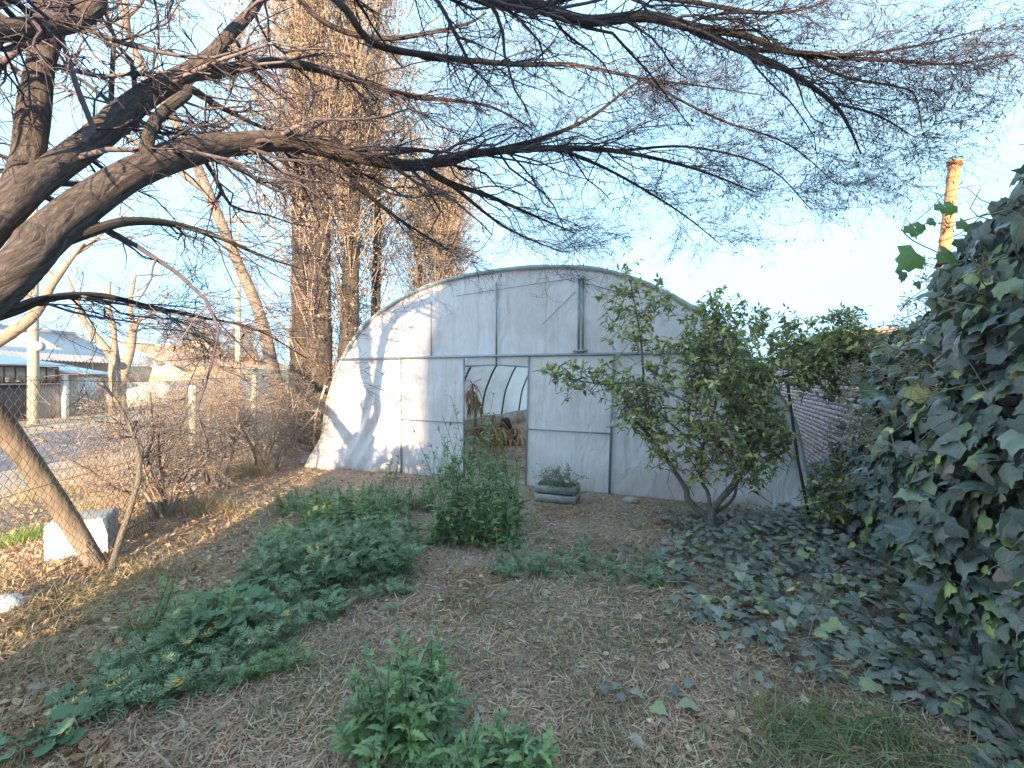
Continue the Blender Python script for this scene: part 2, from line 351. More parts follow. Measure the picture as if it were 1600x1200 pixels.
M['soil'] = surf('planter_soil', [(0.13, 0.095, 0.07), (0.25, 0.19, 0.15)], 9, 0.95, 0.8, 40)
M['stone'] = surf('pale_stone', [(0.32, 0.29, 0.27), (0.48, 0.45, 0.42)], 8, 0.9, 0.5, 30)
M['wire'] = surf('rusty_fence_wire', [(0.06, 0.05, 0.045), (0.11, 0.09, 0.085)], 20, 0.7, 0, metal=0.3)
M['black'] = surf('black_plastic', [(0.02, 0.02, 0.02), (0.045, 0.04, 0.04)], 10, 0.6, 0.1)
M['house'] = surf('beige_render', [(0.64, 0.6, 0.54), (0.74, 0.7, 0.64)], 1.2, 0.9, 0.2)  # pale walls of the unseen shading block, lightened to bounce light

def film(name, trans, rough=0.45, tint=(0.90, 0.79, 0.79)):
    m, t, b, o = newmat(name)
    tc = t.nodes.new('ShaderNodeTexCoord')
    n = t.nodes.new('ShaderNodeTexNoise'); n.inputs['Scale'].default_value = 1.1; n.inputs['Detail'].default_value = 8; n.inputs['Roughness'].default_value = 0.65
    t.links.new(tc.outputs['Object'], n.inputs['Vector'])
    c = ramp(t, [tuple(x * f for x, f in zip(tint, (0.80, 0.77, 0.74))), tint, tuple(min(0.88, x * 1.04) for x in tint)], [0.30, 0.52, 0.7]); t.links.new(n.outputs['Fac'], c.inputs[0])
    ms = t.nodes.new('ShaderNodeMapping'); ms.inputs['Scale'].default_value = (9, 9, 0.55); t.links.new(tc.outputs['Object'], ms.inputs[0])
    ns = t.nodes.new('ShaderNodeTexNoise'); ns.inputs['Scale'].default_value = 1.0; ns.inputs['Detail'].default_value = 7; ns.inputs['Distortion'].default_value = 0.6; t.links.new(ms.outputs[0], ns.inputs['Vector'])
    cs = ramp(t, [(1, 1, 1), (0.98, 0.97, 0.96), (0.80, 0.78, 0.73)], [0.4, 0.56, 0.78]); t.links.new(ns.outputs['Fac'], cs.inputs[0])
    sm = t.nodes.new('ShaderNodeMix'); sm.data_type = 'RGBA'; sm.blend_type = 'MULTIPLY'; sm.inputs['Factor'].default_value = 1.0; t.links.new(c.outputs[0], sm.inputs['A']); t.links.new(cs.outputs[0], sm.inputs['B'])
    # mud splashed up from the ground and drip streaks
    sx = t.nodes.new('ShaderNodeSeparateXYZ'); t.links.new(tc.outputs['Object'], sx.inputs[0])
    mr = t.nodes.new('ShaderNodeMapRange'); mr.inputs['From Min'].default_value = 0.55; mr.inputs['From Max'].default_value = 0.0; mr.inputs['To Max'].default_value = 0.55
    t.links.new(sx.outputs['Z'], mr.inputs['Value'])
    n3 = t.nodes.new('ShaderNodeTexNoise'); n3.inputs['Scale'].default_value = 5; n3.inputs['Detail'].default_value = 6; t.links.new(tc.outputs['Object'], n3.inputs['Vector'])
    mu = t.nodes.new('ShaderNodeMath'); mu.operation = 'MULTIPLY'; t.links.new(mr.outputs[0], mu.inputs[0]); t.links.new(n3.outputs['Fac'], mu.inputs[1])
    dm = t.nodes.new('ShaderNodeMix'); dm.data_type = 'RGBA'; dm.inputs['B'].default_value = (0.42, 0.33, 0.26, 1)
    t.links.new(mu.outputs[0], dm.inputs['Factor']); t.links.new(sm.outputs['Result'], dm.inputs['A'])
    t.links.new(dm.outputs['Result'], b.inputs['Base Color']); b.inputs['Roughness'].default_value = rough; b.inputs['Specular IOR Level'].default_value = 0.35
    mp = t.nodes.new('ShaderNodeMapping'); mp.inputs['Scale'].default_value = (1, 1, 0.35); t.links.new(tc.outputs['Object'], mp.inputs[0])
    n2 = t.nodes.new('ShaderNodeTexNoise'); n2.inputs['Scale'].default_value = 4.5; n2.inputs['Detail'].default_value = 6; n2.inputs['Distortion'].default_value = 1.5; t.links.new(mp.outputs[0], n2.inputs['Vector'])
    bp = t.nodes.new('ShaderNodeBump'); bp.inputs['Strength'].default_value = 0.6; bp.inputs['Distance'].default_value = 0.08
    t.links.new(n2.outputs['Fac'], bp.inputs['Height']); t.links.new(bp.outputs[0], b.inputs['Normal'])
    tr = t.nodes.new('ShaderNodeBsdfTranslucent'); t.links.new(dm.outputs['Result'], tr.inputs['Color'])
    mix = t.nodes.new('ShaderNodeMixShader'); mix.inputs[0].default_value = trans
    t.links.new(b.outputs[0], mix.inputs[1]); t.links.new(tr.outputs[0], mix.inputs[2]); t.links.new(mix.outputs[0], o.inputs[0])
    return m
M['film'] = film('greenhouse_film', 0.10)
M['film_roof'] = film('greenhouse_roof_film', 0.6, tint=(.82,.82,.82))

# ground: litter-brown in the yard, sandy beyond the ditch
def groundmat():
    m, t, b, o = newmat('yard_soil')
    tc = t.nodes.new('ShaderNodeTexCoord'); sx = t.nodes.new('ShaderNodeSeparateXYZ'); t.links.new(tc.outputs['Object'], sx.inputs[0])
    n = t.nodes.new('ShaderNodeTexNoise'); n.inputs['Scale'].default_value = 0.9; n.inputs['Detail'].default_value = 9; n.inputs['Roughness'].default_value = 0.7; t.links.new(tc.outputs['Object'], n.inputs['Vector'])
    c = ramp(t, [(0.24, 0.17, 0.13), (0.39, 0.29, 0.235), (0.52, 0.40, 0.33)], [0.3, 0.5, 0.7]); t.links.new(n.outputs['Fac'], c.inputs[0])
    n2 = t.nodes.new('ShaderNodeTexNoise'); n2.inputs['Scale'].default_value = 38; n2.inputs['Detail'].default_value = 6; n2.inputs['Roughness'].default_value = 0.75; t.links.new(tc.outputs['Object'], n2.inputs['Vector'])
    c2 = ramp(t, [(0.55, 0.55, 0.55), (1.35, 1.3, 1.25)], [0.35, 0.65]); t.links.new(n2.outputs['Fac'], c2.inputs[0])
    mu = t.nodes.new('ShaderNodeMix'); mu.data_type = 'RGBA'; mu.blend_type = 'MULTIPLY'; mu.inputs['Factor'].default_value = 1; t.links.new(c.outputs[0], mu.inputs['A']); t.links.new(c2.outputs[0], mu.inputs['B'])
    c3 = ramp(t, [(0.40, 0.31, 0.23), (0.56, 0.45, 0.35)], [0.35, 0.65]); t.links.new(n.outputs['Fac'], c3.inputs[0])
    ad = t.nodes.new('ShaderNodeMath'); ad.operation = 'MULTIPLY_ADD'; ad.inputs[1].default_value = 1.6; t.links.new(n.outputs['Fac'], ad.inputs[0]); t.links.new(sx.outputs['X'], ad.inputs[2])
    mr = t.nodes.new('ShaderNodeMapRange'); mr.inputs['From Min'].default_value = -6.4; mr.inputs['From Max'].default_value = -7.4; t.links.new(ad.outputs[0], mr.inputs['Value'])
    mx = t.nodes.new('ShaderNodeMix'); mx.data_type = 'RGBA'; t.links.new(mr.outputs[0], mx.inputs['Factor']); t.links.new(mu.outputs['Result'], mx.inputs['A']); t.links.new(c3.outputs[0], mx.inputs['B'])
    t.links.new(mx.outputs['Result'], b.inputs['Base Color']); b.inputs['Roughness'].default_value = 0.95; b.inputs['Specular IOR Level'].default_value = 0.1
    bp = t.nodes.new('ShaderNodeBump'); bp.inputs['Strength'].default_value = 0.7; bp.inputs['Distance'].default_value = 0.02; t.links.new(n2.outputs['Fac'], bp.inputs['Height']); t.links.new(bp.outputs[0], b.inputs['Normal'])
    return m
M['ground'] = groundmat()

# ------------------------------------------------------------------ ground and road
xs = np.concatenate([np.linspace(-400, -24, 16)[:-1], np.arange(-24, 8, 0.17), np.linspace(8, 400, 16)])
ys = np.concatenate([np.linspace(-120, -2, 12)[:-1], np.arange(-2, 20, 0.17), np.linspace(20, 60, 20)[:-1], np.linspace(60, 700, 16)])
X, Y = np.meshgrid(xs, ys); Z = gz(X, Y)
idx = np.arange(X.size).reshape(X.shape)
mk('ground', np.stack([X, Y, Z], -1), np.stack([idx[:-1, :-1], idx[:-1, 1:], idx[1:, 1:], idx[1:, :-1]], -1).reshape(-1, 4), M['ground'], smooth=True)['kind'] = 'structure'
ry = np.linspace(-30, 120, 80); rx = np.linspace(-16.4, -10.6, 12)
X, Y = np.meshgrid(rx, ry); X = X - 0.18 * (Y - 8) * 0 + 0.12 * np.sin(Y * 0.7) * ((X < -16) | (X > -11)); Z = gz(X, Y) + 0.012
idx = np.arange(X.size).reshape(X.shape)
mk('road', np.stack([X, Y, Z], -1), np.stack([idx[:-1, :-1], idx[:-1, 1:], idx[1:, 1:], idx[1:, :-1]], -1).reshape(-1, 4), M['road'], smooth=True)['kind'] = 'structure'

# ------------------------------------------------------------------ greenhouse
GA = gnd(500, 725); GB = gnd(1268, 803); GL = np.linalg.norm(GB - GA); GE = (GB - GA) / GL; GN = np.array([-GE[1], GE[0], 0])
PS = np.array([(0, 0), (0.17, 1.04), (0.34, 1.52), (0.57, 1.98), (0.95, 2.44), (1.39, 2.77), (2.08, 3.07), (2.84, 3.25), (3.97, 3.33), (5.10, 3.24), (5.86, 3.0), (6.55, 2.6), (6.99, 2.25), (7.28, 1.9), (7.62, 1.4), (7.80, 0.95), (GL, 0)], float)
PROF = spline(np.column_stack([PS, np.zeros(len(PS))]), 0.09)[:, :2]
def gpt(s, z, n=0.0):
    s = np.asarray(s, float)[..., None]; z = np.asarray(z, float); n = np.asarray(n, float)[..., None]
    P = GA + GE * s + GN * n; P = np.array(np.broadcast_to(P, P.shape)); P[..., 2] = z; return P
il = np.argmax(PROF[:, 1])
def sleft(z): return np.interp(z, PROF[:il + 1, 1], PROF[:il + 1, 0])
def sright(z): return np.interp(-z, -PROF[il:, 1], PROF[il:, 0])
def ptop(s): return np.interp(s, PROF[:, 0], PROF[:, 1])
gh = empty('greenhouse', GA, 'large white plastic film tunnel greenhouse with an arched front and open doorway', 'greenhouse')
def sheet(name, S, Z, wr, mat=M['film'], flare=None, n0=0.0):
    q = np.stack([S * 1.0, Z * 0.6, np.zeros_like(S)], -1)
    d = wr * (noise(q, 1.8, 3) + 0.55 * noise(np.stack([S + 0.8 * Z, Z * 0.2 - S * 0.1, S * 0], -1), 5.0, 3))
    n = n0 + d
    if flare is not None: n = n + flare(S, Z)
    P = gpt(S, Z, n); idx = np.arange(S.size).reshape(S.shape)
    return mk(name, P, np.stack([idx[:-1, :-1], idx[:-1, 1:], idx[1:, 1:], idx[1:, :-1]], -1).reshape(-1, 4), mat, gh, smooth=True)
BAR = 1.985
# lower left drape: gathers in folds towards the bottom corner
zz = np.linspace(0.0, BAR - 0.005, 70); tt = np.linspace(0, 1, 80)
Zg, Tg = np.meshgrid(zz, tt, indexing='ij'); Sg = sleft(zz)[:, None] * (1 - Tg) + 1.97 * Tg
def flareL(S, Z):
    lo = sstep(1.2, 0.0, Z); c = np.exp(-((S - 0.2) / 0.6) ** 2)
    fold = np.sin(9 * (S - 0.45 * Z) + 3 * np.sin(1.7 * Z)) * 0.055 * np.exp(-((S - 0.45) / 0.7) ** 2) * sstep(1.7, 0.1, Z)
    fold2 = 0.03 * np.sin(14 * (Z * 0.75 - S) + 2 * np.sin(3 * S)) * sstep(1.92, 1.1, S) * sstep(0.1, 0.7, S) * sstep(1.9, 0.6, Z)
    return -0.22 * lo ** 2 * c - 0.16 * lo ** 4 * sstep(1.95, 1.2, S) + fold + fold2
sheet('front_sheet', Sg, Zg, 0.018, flare=flareL)
Zg, Tg = np.meshgrid(np.linspace(0.0, BAR - 0.005, 60), np.linspace(0, 1, 90), indexing='ij'); Sg = 5.42 * (1 - Tg) + (sright(Zg[:, 0]) - 0.01)[:, None] * Tg
def flareR(S, Z):
    lo = sstep(0.95, 0.0, Z); fold = 0.05 * np.sin(10 * (7.9 - S) * (0.4 + Z) + 2 * Z) * sstep(6.6, 7.5, S) * lo
    return -0.25 * lo ** 2 * np.exp(-((S - 7.75) / 0.5) ** 2) + fold
sheet('front_sheet', Sg, Zg, 0.026, flare=flareR)
ss = np.linspace(sleft(BAR) + 0.002, sright(BAR) - 0.002, 150)
Tg, Sg = np.meshgrid(np.linspace(0, 1, 40), ss, indexing='ij'); Zg = (BAR + 0.006) * (1 - Tg) + (ptop(ss)[None, :]) * Tg
sheet('upper_sheet', Sg, Zg, 0.024)
Tg, Sg = np.meshgrid(np.linspace(0, 1, 6), np.linspace(3.2, 4.27, 20), indexing='ij'); sheet('header_strip', Sg, 1.83 + Tg * 0.145 + 0.015 * np.sin(Sg * 9) * (1 - Tg), 0.008)
# the two door leaves, proud of the sheet
def bar_(acc, a, b, r, S=8): 
    V, F = tubes(np.array([[a, b]]), np.full((1, 2), r), S, caps=True); acc.add(V, F)
def leaf_door(s0, s1, zb, zt, zm, lean):
    Tg, Sg = np.meshgrid(np.linspace(0, 1, 40), np.linspace(s0, s1, 30), indexing='ij')
    d = sheet('door_panel', Sg + lean * (1 - Tg), zb + (zt - zb) * Tg, 0.014, n0=-0.035)
    def rail(nm, a, b, r=0.013):
        A = Acc(); bar_(A, a, b, r); return A.build(nm, M['steel'], gh, smooth=True)
    n = -0.055
    rail('door_stile', gpt(s0 + lean, zb, n), gpt(s0, zt, n), 0.012); rail('door_stile', gpt(s1 + lean, zb, n), gpt(s1, zt, n), 0.016)
    rail('door_rail', gpt(s0 + lean * .5, zm, n - 0.01), gpt(s1 + lean * .5, zm - 0.01, n - 0.01), 0.010)
    return d
leaf_door(1.93, 3.17, 0.0, 1.975, 0.93, 0.0); leaf_door(4.29, 5.56, 0.01, 1.975, 0.87, -0.05)
def pipe(nm, pts, r, mat=M['steel'], S=10):
    P = np.array(pts, float); V, F = tubes(P[None], np.full((1, len(P)), r), S, caps=True); return mk(nm, V, F, mat, gh, smooth=True)
pipe('crossbar', [gpt(0.45, BAR, -0.05), gpt(3.4, BAR + 0.005, -0.055), gpt(7.2, BAR - 0.01, -0.05)], 0.022)
pipe('upright', [gpt(2.53, BAR, -0.03), gpt(2.53, 2.93, -0.03)], 0.008)
pipe('upright', [gpt(3.74, 1.84, -0.04), gpt(3.74, 3.14, -0.03)], 0.014)
pipe('upright', [gpt(5.06, BAR, -0.045), gpt(5.06, 3.13, -0.045)], 0.017); pipe('upright', [gpt(5.12, BAR, -0.04), gpt(5.12, 3.10, -0.04)], 0.013)
mk('bracket', *box(gpt(5.09, 2.035, -0.06), (0.2, 0.05, 0.035), math.atan2(GE[1], GE[0])), M['steel'], gh); mk('bracket', *box(gpt(5.1, 3.08, -0.06), (0.1, 0.04, 0.05), math.atan2(GE[1], GE[0])), M['steel'], gh)
pipe('door_lintel', [gpt(3.17, 1.835, -0.03), gpt(3.7, 1.85, -0.03), gpt(4.29, 1.81, -0.03)], 0.012)
for (a, b) in (((3.0, 2.98), (5.0, 3.1)), ((5.12, 3.02), (6.3, 2.62)), ((4.5, 2.45), (5.0, 2.9))): pipe('tie_wire', [gpt(a[0], a[1], -0.022), gpt(b[0], b[1], -0.022)], 0.0035, M['darkpipe'], 5)
pipe('corner_post', [gpt(7.86, 0.0, -0.34), gpt(7.74, 0.7, -0.3), gpt(7.63, 1.65, -0.25)], 0.017, M['darkpipe'])
pipe('side_crank', [gpt(0.03, 0.35, -0.06) - GE * 0.12, gpt(0.08, 0.9, -0.06) - GE * 0.13, gpt(0.3, 1.5, -0.05) - GE * .1], 0.016, M['pole']); pipe('crank_handle', [gpt(-0.2, 1.02, -0.1), gpt(0.08, 1.02, -0.08)], 0.012, M['pole'])
# hoops and roof film running back
GLEN = 17.0
arch = gpt(PROF[:, 0], PROF[:, 1], -0.02)
r_ = 0.034 + 0.014 * noise(arch, 4.0, 3); r_ *= 0.55 + 0.45 * sstep(1.2, 2.4, PROF[:, 1])
V, F = tubes(arch[None], r_[None], 10); mk('rolled_film_edge', V, F, M['filmedge'], gh, smooth=True)
NS = np.linspace(0.0, GLEN, 60); 
Sg = PROF[:, 0][None].repeat(len(NS), 0); Zg = PROF[:, 1][None].repeat(len(NS), 0); Ng = NS[:, None].repeat(len(PROF), 1)
sag = 0.03 * np.abs(np.sin(NS / 1.6 * math.pi))[:, None] * sstep(0.3, 1.2, Zg)
cx = GL / 2; Sg2 = cx + (Sg - cx) * (1 - sag * 0.5); P = gpt(Sg2, Zg * (1 - sag * 0.5), Ng)
P += GE * (0.03 * noise(P, 1.2, 3))[..., None]
idx = np.arange(Sg.size).reshape(Sg.shape)
mk('roof_sheet', P, np.stack([idx[:-1, :-1], idx[:-1, 1:], idx[1:, 1:], idx[1:, :-1]], -1).reshape(-1, 4), M['film_roof'], gh, smooth=True)
for k in range(1, 11):
    off = PROF.copy(); off[:, 0] = cx + (off[:, 0] - cx) * 0.975; off[:, 1] *= 0.985
    P = gpt(off[:, 0], off[:, 1], k * 1.6); V, F = tubes(P[None], np.full((1, len(P)), 0.03), 8); mk('hoop', V, F, M['darkpipe'], gh, smooth=True)
for s_ in (0.9, 2.6, 3.97, 5.4): pipe('purlin', [gpt(s_, ptop(s_) - 0.06, 0.1), gpt(s_, ptop(s_) - 0.06, GLEN - .1)], 0.018)
Tg, Sg = np.meshgrid(np.linspace(0, 1, 12), PROF[:, 0], indexing='ij'); Zg = Tg * PROF[:, 1][None]; P = gpt(Sg, Zg, np.full_like(Sg, GLEN)); idx = np.arange(Sg.size).reshape(Sg.shape)
mk('back_sheet', P, np.stack([idx[:-1, :-1], idx[:-1, 1:], idx[1:, 1:], idx[1:, :-1]], -1).reshape(-1, 4), M['film_roof'], gh, smooth=True)
# low block kerb along the inside left wall
for k in range(26):
    c = gpt(0.42, 0.2, 0.9 + k * 0.61); mk('wall_block', *box(c, (0.16, 0.59, 0.42 + 0.02 * math.sin(k * 2.1)), math.atan2(GN[1], GN[0]) - math.pi / 2), M['concrete'], gh)
M_GH = gh

# ------------------------------------------------------------------ big bare tree on the left
tree = empty('bare_tree', (-2.45, 1.35, 0), 'large leafless spreading tree arching its dark limbs over the yard from the left', 'tree')
LIMBS = []
def limb(pts, par=tree, name='limb', mat=M['bark'], S=20, rough=0.10, keep=LIMBS, step=0.035):
    """pts: (u, v, Y, radius) seen from where the photo was taken -> a real place, or ('w', x, y, z, r)"""
    q = []
    for p in pts:
        if p[0] == 'w': q.append(p[1:])
        else: q.append((*at(p[0], p[1], p[2]), p[3]))
    q = np.array(q); V, F, uv, P, r = limb_mesh(q[:, :3], q[:, 3], step, S, rough, seed=len(keep) * 1.7)
    o = mk(name, V, F, mat, par, smooth=True, uv=uv); keep.append((P, r)); return o
limb([('w', -2.55, 1.32, -0.15, .34), ('w', -2.52, 1.34, 0.3, .27), ('w', -2.46, 1.38, 0.9, .25), ('w', -2.40, 1.45, 1.45, .27), ('w', -2.34, 1.55, 1.72, .24)], name='trunk', S=32, rough=.12)
limb([('w', -2.42, 1.48, 1.45, .13), (0, 444, 1.85, .078), (70, 370, 2.05, .080), (150, 308, 2.3, .078), (215, 268, 2.5, .077), (285, 240, 2.8, .085), (360, 226, 3.15, .075), (450, 221, 3.5, .07), (520, 236, 3.75, .062), (600, 253, 4.0, .055), (655, 258, 4.15, .05), (740, 240, 4.4, .04), (850, 232, 4.7, .032), (960, 236, 5.0, .024), (1080, 262, 5.3, .016), (1180, 300, 5.5, .008)], S=24)
limb([('w', -2.40, 1.5, 1.6, .13), (0, 332, 2.0, .078), (50, 288, 2.15, .07), (100, 253, 2.35, .066), (155, 212, 2.6, .07), (225, 152, 2.9, .072), (285, 118, 3.1, .06), (325, 92, 3.25, .05), (360, 52, 3.4, .042), (400, 8, 3.6, .035), (430, -60, 3.8, .025)])
limb([(285, 118, 3.1, .04), (340, 112, 3.4, .045), (425, 98, 3.75, .04), (490, 106, 4.0, .034), (570, 128, 4.3, .03), (640, 150, 4.6, .024), (760, 165, 5.0, .014), (830, 200, 5.3, .007)])
limb([(22, 312, 2.1, .06), (42, 250, 2.25, .06), (52, 180, 2.3, .062), (64, 100, 2.4, .058), (82, 20, 2.5, .07), (110, -100, 2.7, .06), (180, -260, 3.0, .045)])
limb([(95, -40, 2.55, .05), (150, -5, 2.5, .052), (120, 28, 2.4, .052), (60, 43, 2.2, .046), (0, 48, 2.0, .04), (-80, 60, 1.8, .04)])
limb([(228, 262, 2.52, .035), (232, 215, 2.55, .032), (250, 180, 2.65, .03), (290, 150, 2.8, .026), (300, 140, 2.9, .024), (350, 170, 3.2, .018), (430, 205, 3.6, .012), (520, 215, 4, .006)])
limb([(95, 375, 2.1, .035), (140, 362, 2.2, .026), (200, 346, 2.4, .024), (270, 350, 2.7, .02), (340, 370, 3.0, .016), (410, 400, 3.3, .011), (470, 420, 3.6, .005)], S=12)
limb([('w', -2.36, 1.55, 1.75, .06), (0, 490, 2.1, .03), (60, 470, 2.3, .022), (110, 462, 2.5, .02), (165, 463, 2.7, .018), (230, 478, 2.9, .014), (310, 495, 3.2, .011), (400, 515, 3.5, .008), (480, 560, 3.8, .004)], S=12)
limb([(655, 258, 4.15, .035), (700, 285, 4.35, .03), (760, 305, 4.6, .022), (830, 335, 4.9, .014), (900, 365, 5.2, .006)], S=12)
limb([(770, 236, 4.45, .026), (850, 215, 4.8, .024), (920, 185, 5.1, .019), (980, 140, 5.4, .014), (1040, 100, 5.7, .008)], S=12)
# limbs that come over the camera from above
limb([(110, -100, 2.7, .055), ('w', -1.3, 2.0, 4.6, .07), (560, -120, 2.6, .062), (690, -40, 2.9, .05), (760, -4, 3.05, .046), (840, 10, 3.2, .042), (915, 32, 3.35, .038), (1010, 26, 3.5, .036), (1080, 42, 3.65, .034), (1160, 55, 3.8, .026), (1250, 85, 3.95, .02), (1400, 95, 4.1, .013), (1490, 100, 4.2, .009), (1585, 85, 4.3, .004)])
limb([(1080, 42, 3.65, .028), (1150, 75, 3.75, .027), (1230, 110, 3.85, .022), (1300, 160, 3.95, .016), (1325, 195, 4.0, .012), (1345, 240, 4.05, .006)], S=14)
limb([(1150, 75, 3.75, .02), (1250, 82, 3.9, .017), (1340, 85, 4.0, .013), (1440, 70, 4.1, .009), (1540, 45, 4.2, .004)], S=12)
limb([(430, -60, 3.6, .026), (490, -30, 3.4, .028), (540, 15, 3.35, .028), (585, 68, 3.5, .026), (680, 88, 3.8, .024), (800, 100, 4.1, .022), (900, 102, 4.4, .018), (1000, 122, 4.7, .013), (1100, 135, 5.0, .008), (1200, 150, 5.3, .004)], S=12)
limb([(430, -60, 3.8, .02), (500, 30, 4.0, .024), (600, 60, 4.3, .022), (720, 40, 4.6, .015), (760, 20, 4.7, .008)], S=12)
limb([(840, 10, 3.2, .022), (930, -10, 3.4, .022), (1060, 0, 3.6, .018), (1190, 20, 3.8, .014), (1270, 10, 4.0, .009), (1330, -20, 4.1, .005)], S=12)
limb([(1250, 85, 3.95, .016), (1320, 120, 4.1, .012), (1400, 135, 4.2, .009), (1430, 150, 4.25, .006), (1440, 200, 4.3, .004)], S=10)
limb([(870, 231, 4.7, .02), (960, 270, 5.0, .015), (1060, 330, 5.3, .01), (1130, 385, 5.5, .004)], S=10)
limb([(960, 236, 5.0, .016), (1080, 230, 5.3, .013), (1200, 262, 5.6, .009), (1270, 330, 5.8, .004)], S=10)
limb([(1000, 122, 4.7, .014), (1120, 185, 5.0, .012), (1230, 225, 5.2, .008), (1310, 290, 5.4, .004)], S=10)
limb([(1300, 160, 3.95, .012), (1370, 180, 4.2, .009), (1430, 215, 4.4, .004)], S=10)
limb([(700, 285, 4.35, .02), (790, 355, 4.7, .012), (880, 395, 5.0, .005)], S=10)
limb([(520, 236, 3.75, .03), (560, 290, 4.0, .022), (620, 340, 4.3, .014), (700, 390, 4.6, .006)], S=10)
# unseen crown behind and above the camera, extended to dapple the sunlight
limb([(180, -260, 3.0, .05), ('w', -1.2, 1.0, 4.6, .06), ('w', -0.4, -0.2, 5.0, .045), ('w', 0.6, -1.4, 5.2, .03), ('w', 1.5, -2.2, 5.2, .015)])
limb([('w', -2.5, 1.35, 1.5, .13), ('w', -3.2, 1.3, 2.3, .09), ('w', -4.1, 1.5, 3.0, .065), ('w', -5.0, 1.9, 3.5, .04), ('w', -5.8, 2.4, 3.7, .015)])

def branchlets(limbs, r, dens, L0, name, par, mat, levels=((5, .45, .9, .5), (5, .18, .42, .5)), grav=0.06, lo=0.25, wig=.22, ang=(0.5, 1.1), rsc=0.45, flat=0.12, seg=(7, 5, 3)):
    """side branches, sub-branches and twigs; returns end points"""
    S, D, Rr, Ls = [], [], [], []
    for P, rad in limbs:
        d = np.concatenate([[0], np.cumsum(np.linalg.norm(np.diff(P, axis=0), axis=1))]); Lt = d[-1]; n = max(2, int(Lt * dens))
        t = Lt * (lo + (1 - lo) * r.uniform(0, 1, n)); i = np.clip(np.searchsorted(d, t), 1, len(P) - 1)
        if name == 'twig' and flat > .1: i = i[r.uniform(size=n) < np.clip(.05 / rad[i], .5, 1)]; i = i if len(i) else np.array([len(P) - 1]); n = len(i)
        S.append(P[i]); T = nrm(P[i] - P[i - 1]); D.append(swing(T, r.uniform(*ang, n), r)); Rr.append(np.minimum(rad[i] * rsc, 0.017)); Ls.append(L0 * r.uniform(0.45, 1.2, n) * (0.5 + 0.5 * np.minimum(1, rad[i] / 0.03)))
    S, D, Rr, Ls = map(np.concatenate, (S, D, Rr, Ls)); D[:, 2] *= 0.55
    P = grow(S, D, Ls, seg[0], wig, grav, r, flat); tp = np.linspace(1, 0.3, seg[0])
    RR = np.maximum(Rr[:, None] * tp, 0.0022)
    acc1 = Acc(); acc1.add(*tubes(P, RR, 5)); acc1.build('branch', mat, par, smooth=True, kind='stuff')
    acc = Acc(); cur, cr_ = P, RR; ends = [P]
    for li, (k, l0, l1, f) in enumerate(levels):
        p, T, t, m = along(cur, k, r, 0.12, 1.0); n = len(p); ns = seg[1 + li]
        Dn = swing(T, r.uniform(0.35, 1.05, n), r); Dn[:, 2] *= 0.7
        rr = np.maximum(cr_[m, np.minimum((t * (cur.shape[1] - 1)).astype(int), cur.shape[1] - 1)] * f, 0.0016)
        Q = grow(p, Dn, r.uniform(l0, l1, n), ns, wig * 1.15, grav * 1.3, r, flat * .6); RQ = np.maximum(rr[:, None] * np.linspace(1, 0.45, ns), 0.0013)
        acc.add(*tubes(Q, RQ, 3)); cur, cr_ = Q, RQ; ends.append(Q)
    acc.build('twig', mat, par, kind='stuff')
    return ends
r1 = np.random.default_rng(11)
ends = branchlets(LIMBS[1:], r1, 8.0, 1.3, 'twig', tree, M['twig'], levels=((8, .2, .6, .5), (7, .06, .24, .6)), grav=0.022, wig=.25, rsc=.34, ang=(.25, .8), seg=(8, 5, 3))
# curved dry leaflets still hanging at the outer twigs
p, T, t, m = along(ends[2], 1, r1, 0.4, 1.0)
sel = r1.uniform(size=len(p)) < (0.12 + 0.75 * sstep(0.4, 1.6, p[:, 0])) * 0.36
p = p[sel]; n = len(p)
D = r1.normal(size=(n, 3)) * .6; D[:, 2] -= 0.9
TL = np.array([[-.09, 0, 0], [.09, 0, 0], [-.14, .4, .06], [.14, .4, .06], [-.05, 1, -.12], [.05, 1, -.12]]); FL = np.array([[0, 1, 3, 2], [2, 3, 5, 4]])
V, F = scatter(TL, FL, p, frames(D, rdir(n, r1)), r1.uniform(.02, .05, n)); mk('dry_leaflet', V, F, M['pod'], tree, kind='stuff')

# ------------------------------------------------------------------ generic bare tree for the background
def bare(name, label, x, y, z0, trunkpts, mat, tmat, limbs=6, H=6.0, spread=1.0, dens=4, seed=1, up=0.6, group=None, r0=.16, twigs=((5, .3, .8, .5), (4, .15, .4, .6))):
    r = np.random.default_rng(seed); e = empty(name, (x, y, z0), label, 'tree', group); K = []
    tp = np.array(trunkpts, float); V, F, uv, P, rad = limb_mesh(tp[:, :3], tp[:, 3], 0.12, 12, .12, seed)
    mk('trunk', V, F, mat, e, smooth=True, uv=uv); K0 = (P, rad)
    for k in range(limbs):
        i = int(len(P) * r.uniform(0.55, 0.98)); a = r.uniform(0, 6.28); d = np.array([math.cos(a) * spread, math.sin(a) * spread, up + r.uniform(0, .8)])
        d = nrm(d); L = H * r.uniform(0.35, .6); n = 6; pts = [P[i]]; 
        for j in range(n): d = nrm(d + r.normal(size=3) * .18 + np.array([0, 0, .06])); pts.append(pts[-1] + d * L / n)
        rr = np.linspace(min(rad[i] * .75, r0 * .6), .012, n + 1)
        V, F, uv, Pl, rl = limb_mesh(np.array(pts), rr, 0.12, 8, .08, seed + k, cap=False); mk('limb', V, F, mat, e, smooth=True, uv=uv); K.append((Pl, rl))
    branchlets(K, r, dens, H * .22, 'twig', e, tmat, levels=twigs, grav=-0.02, lo=.2, rsc=.5, flat=0.0, wig=.2)
    return e

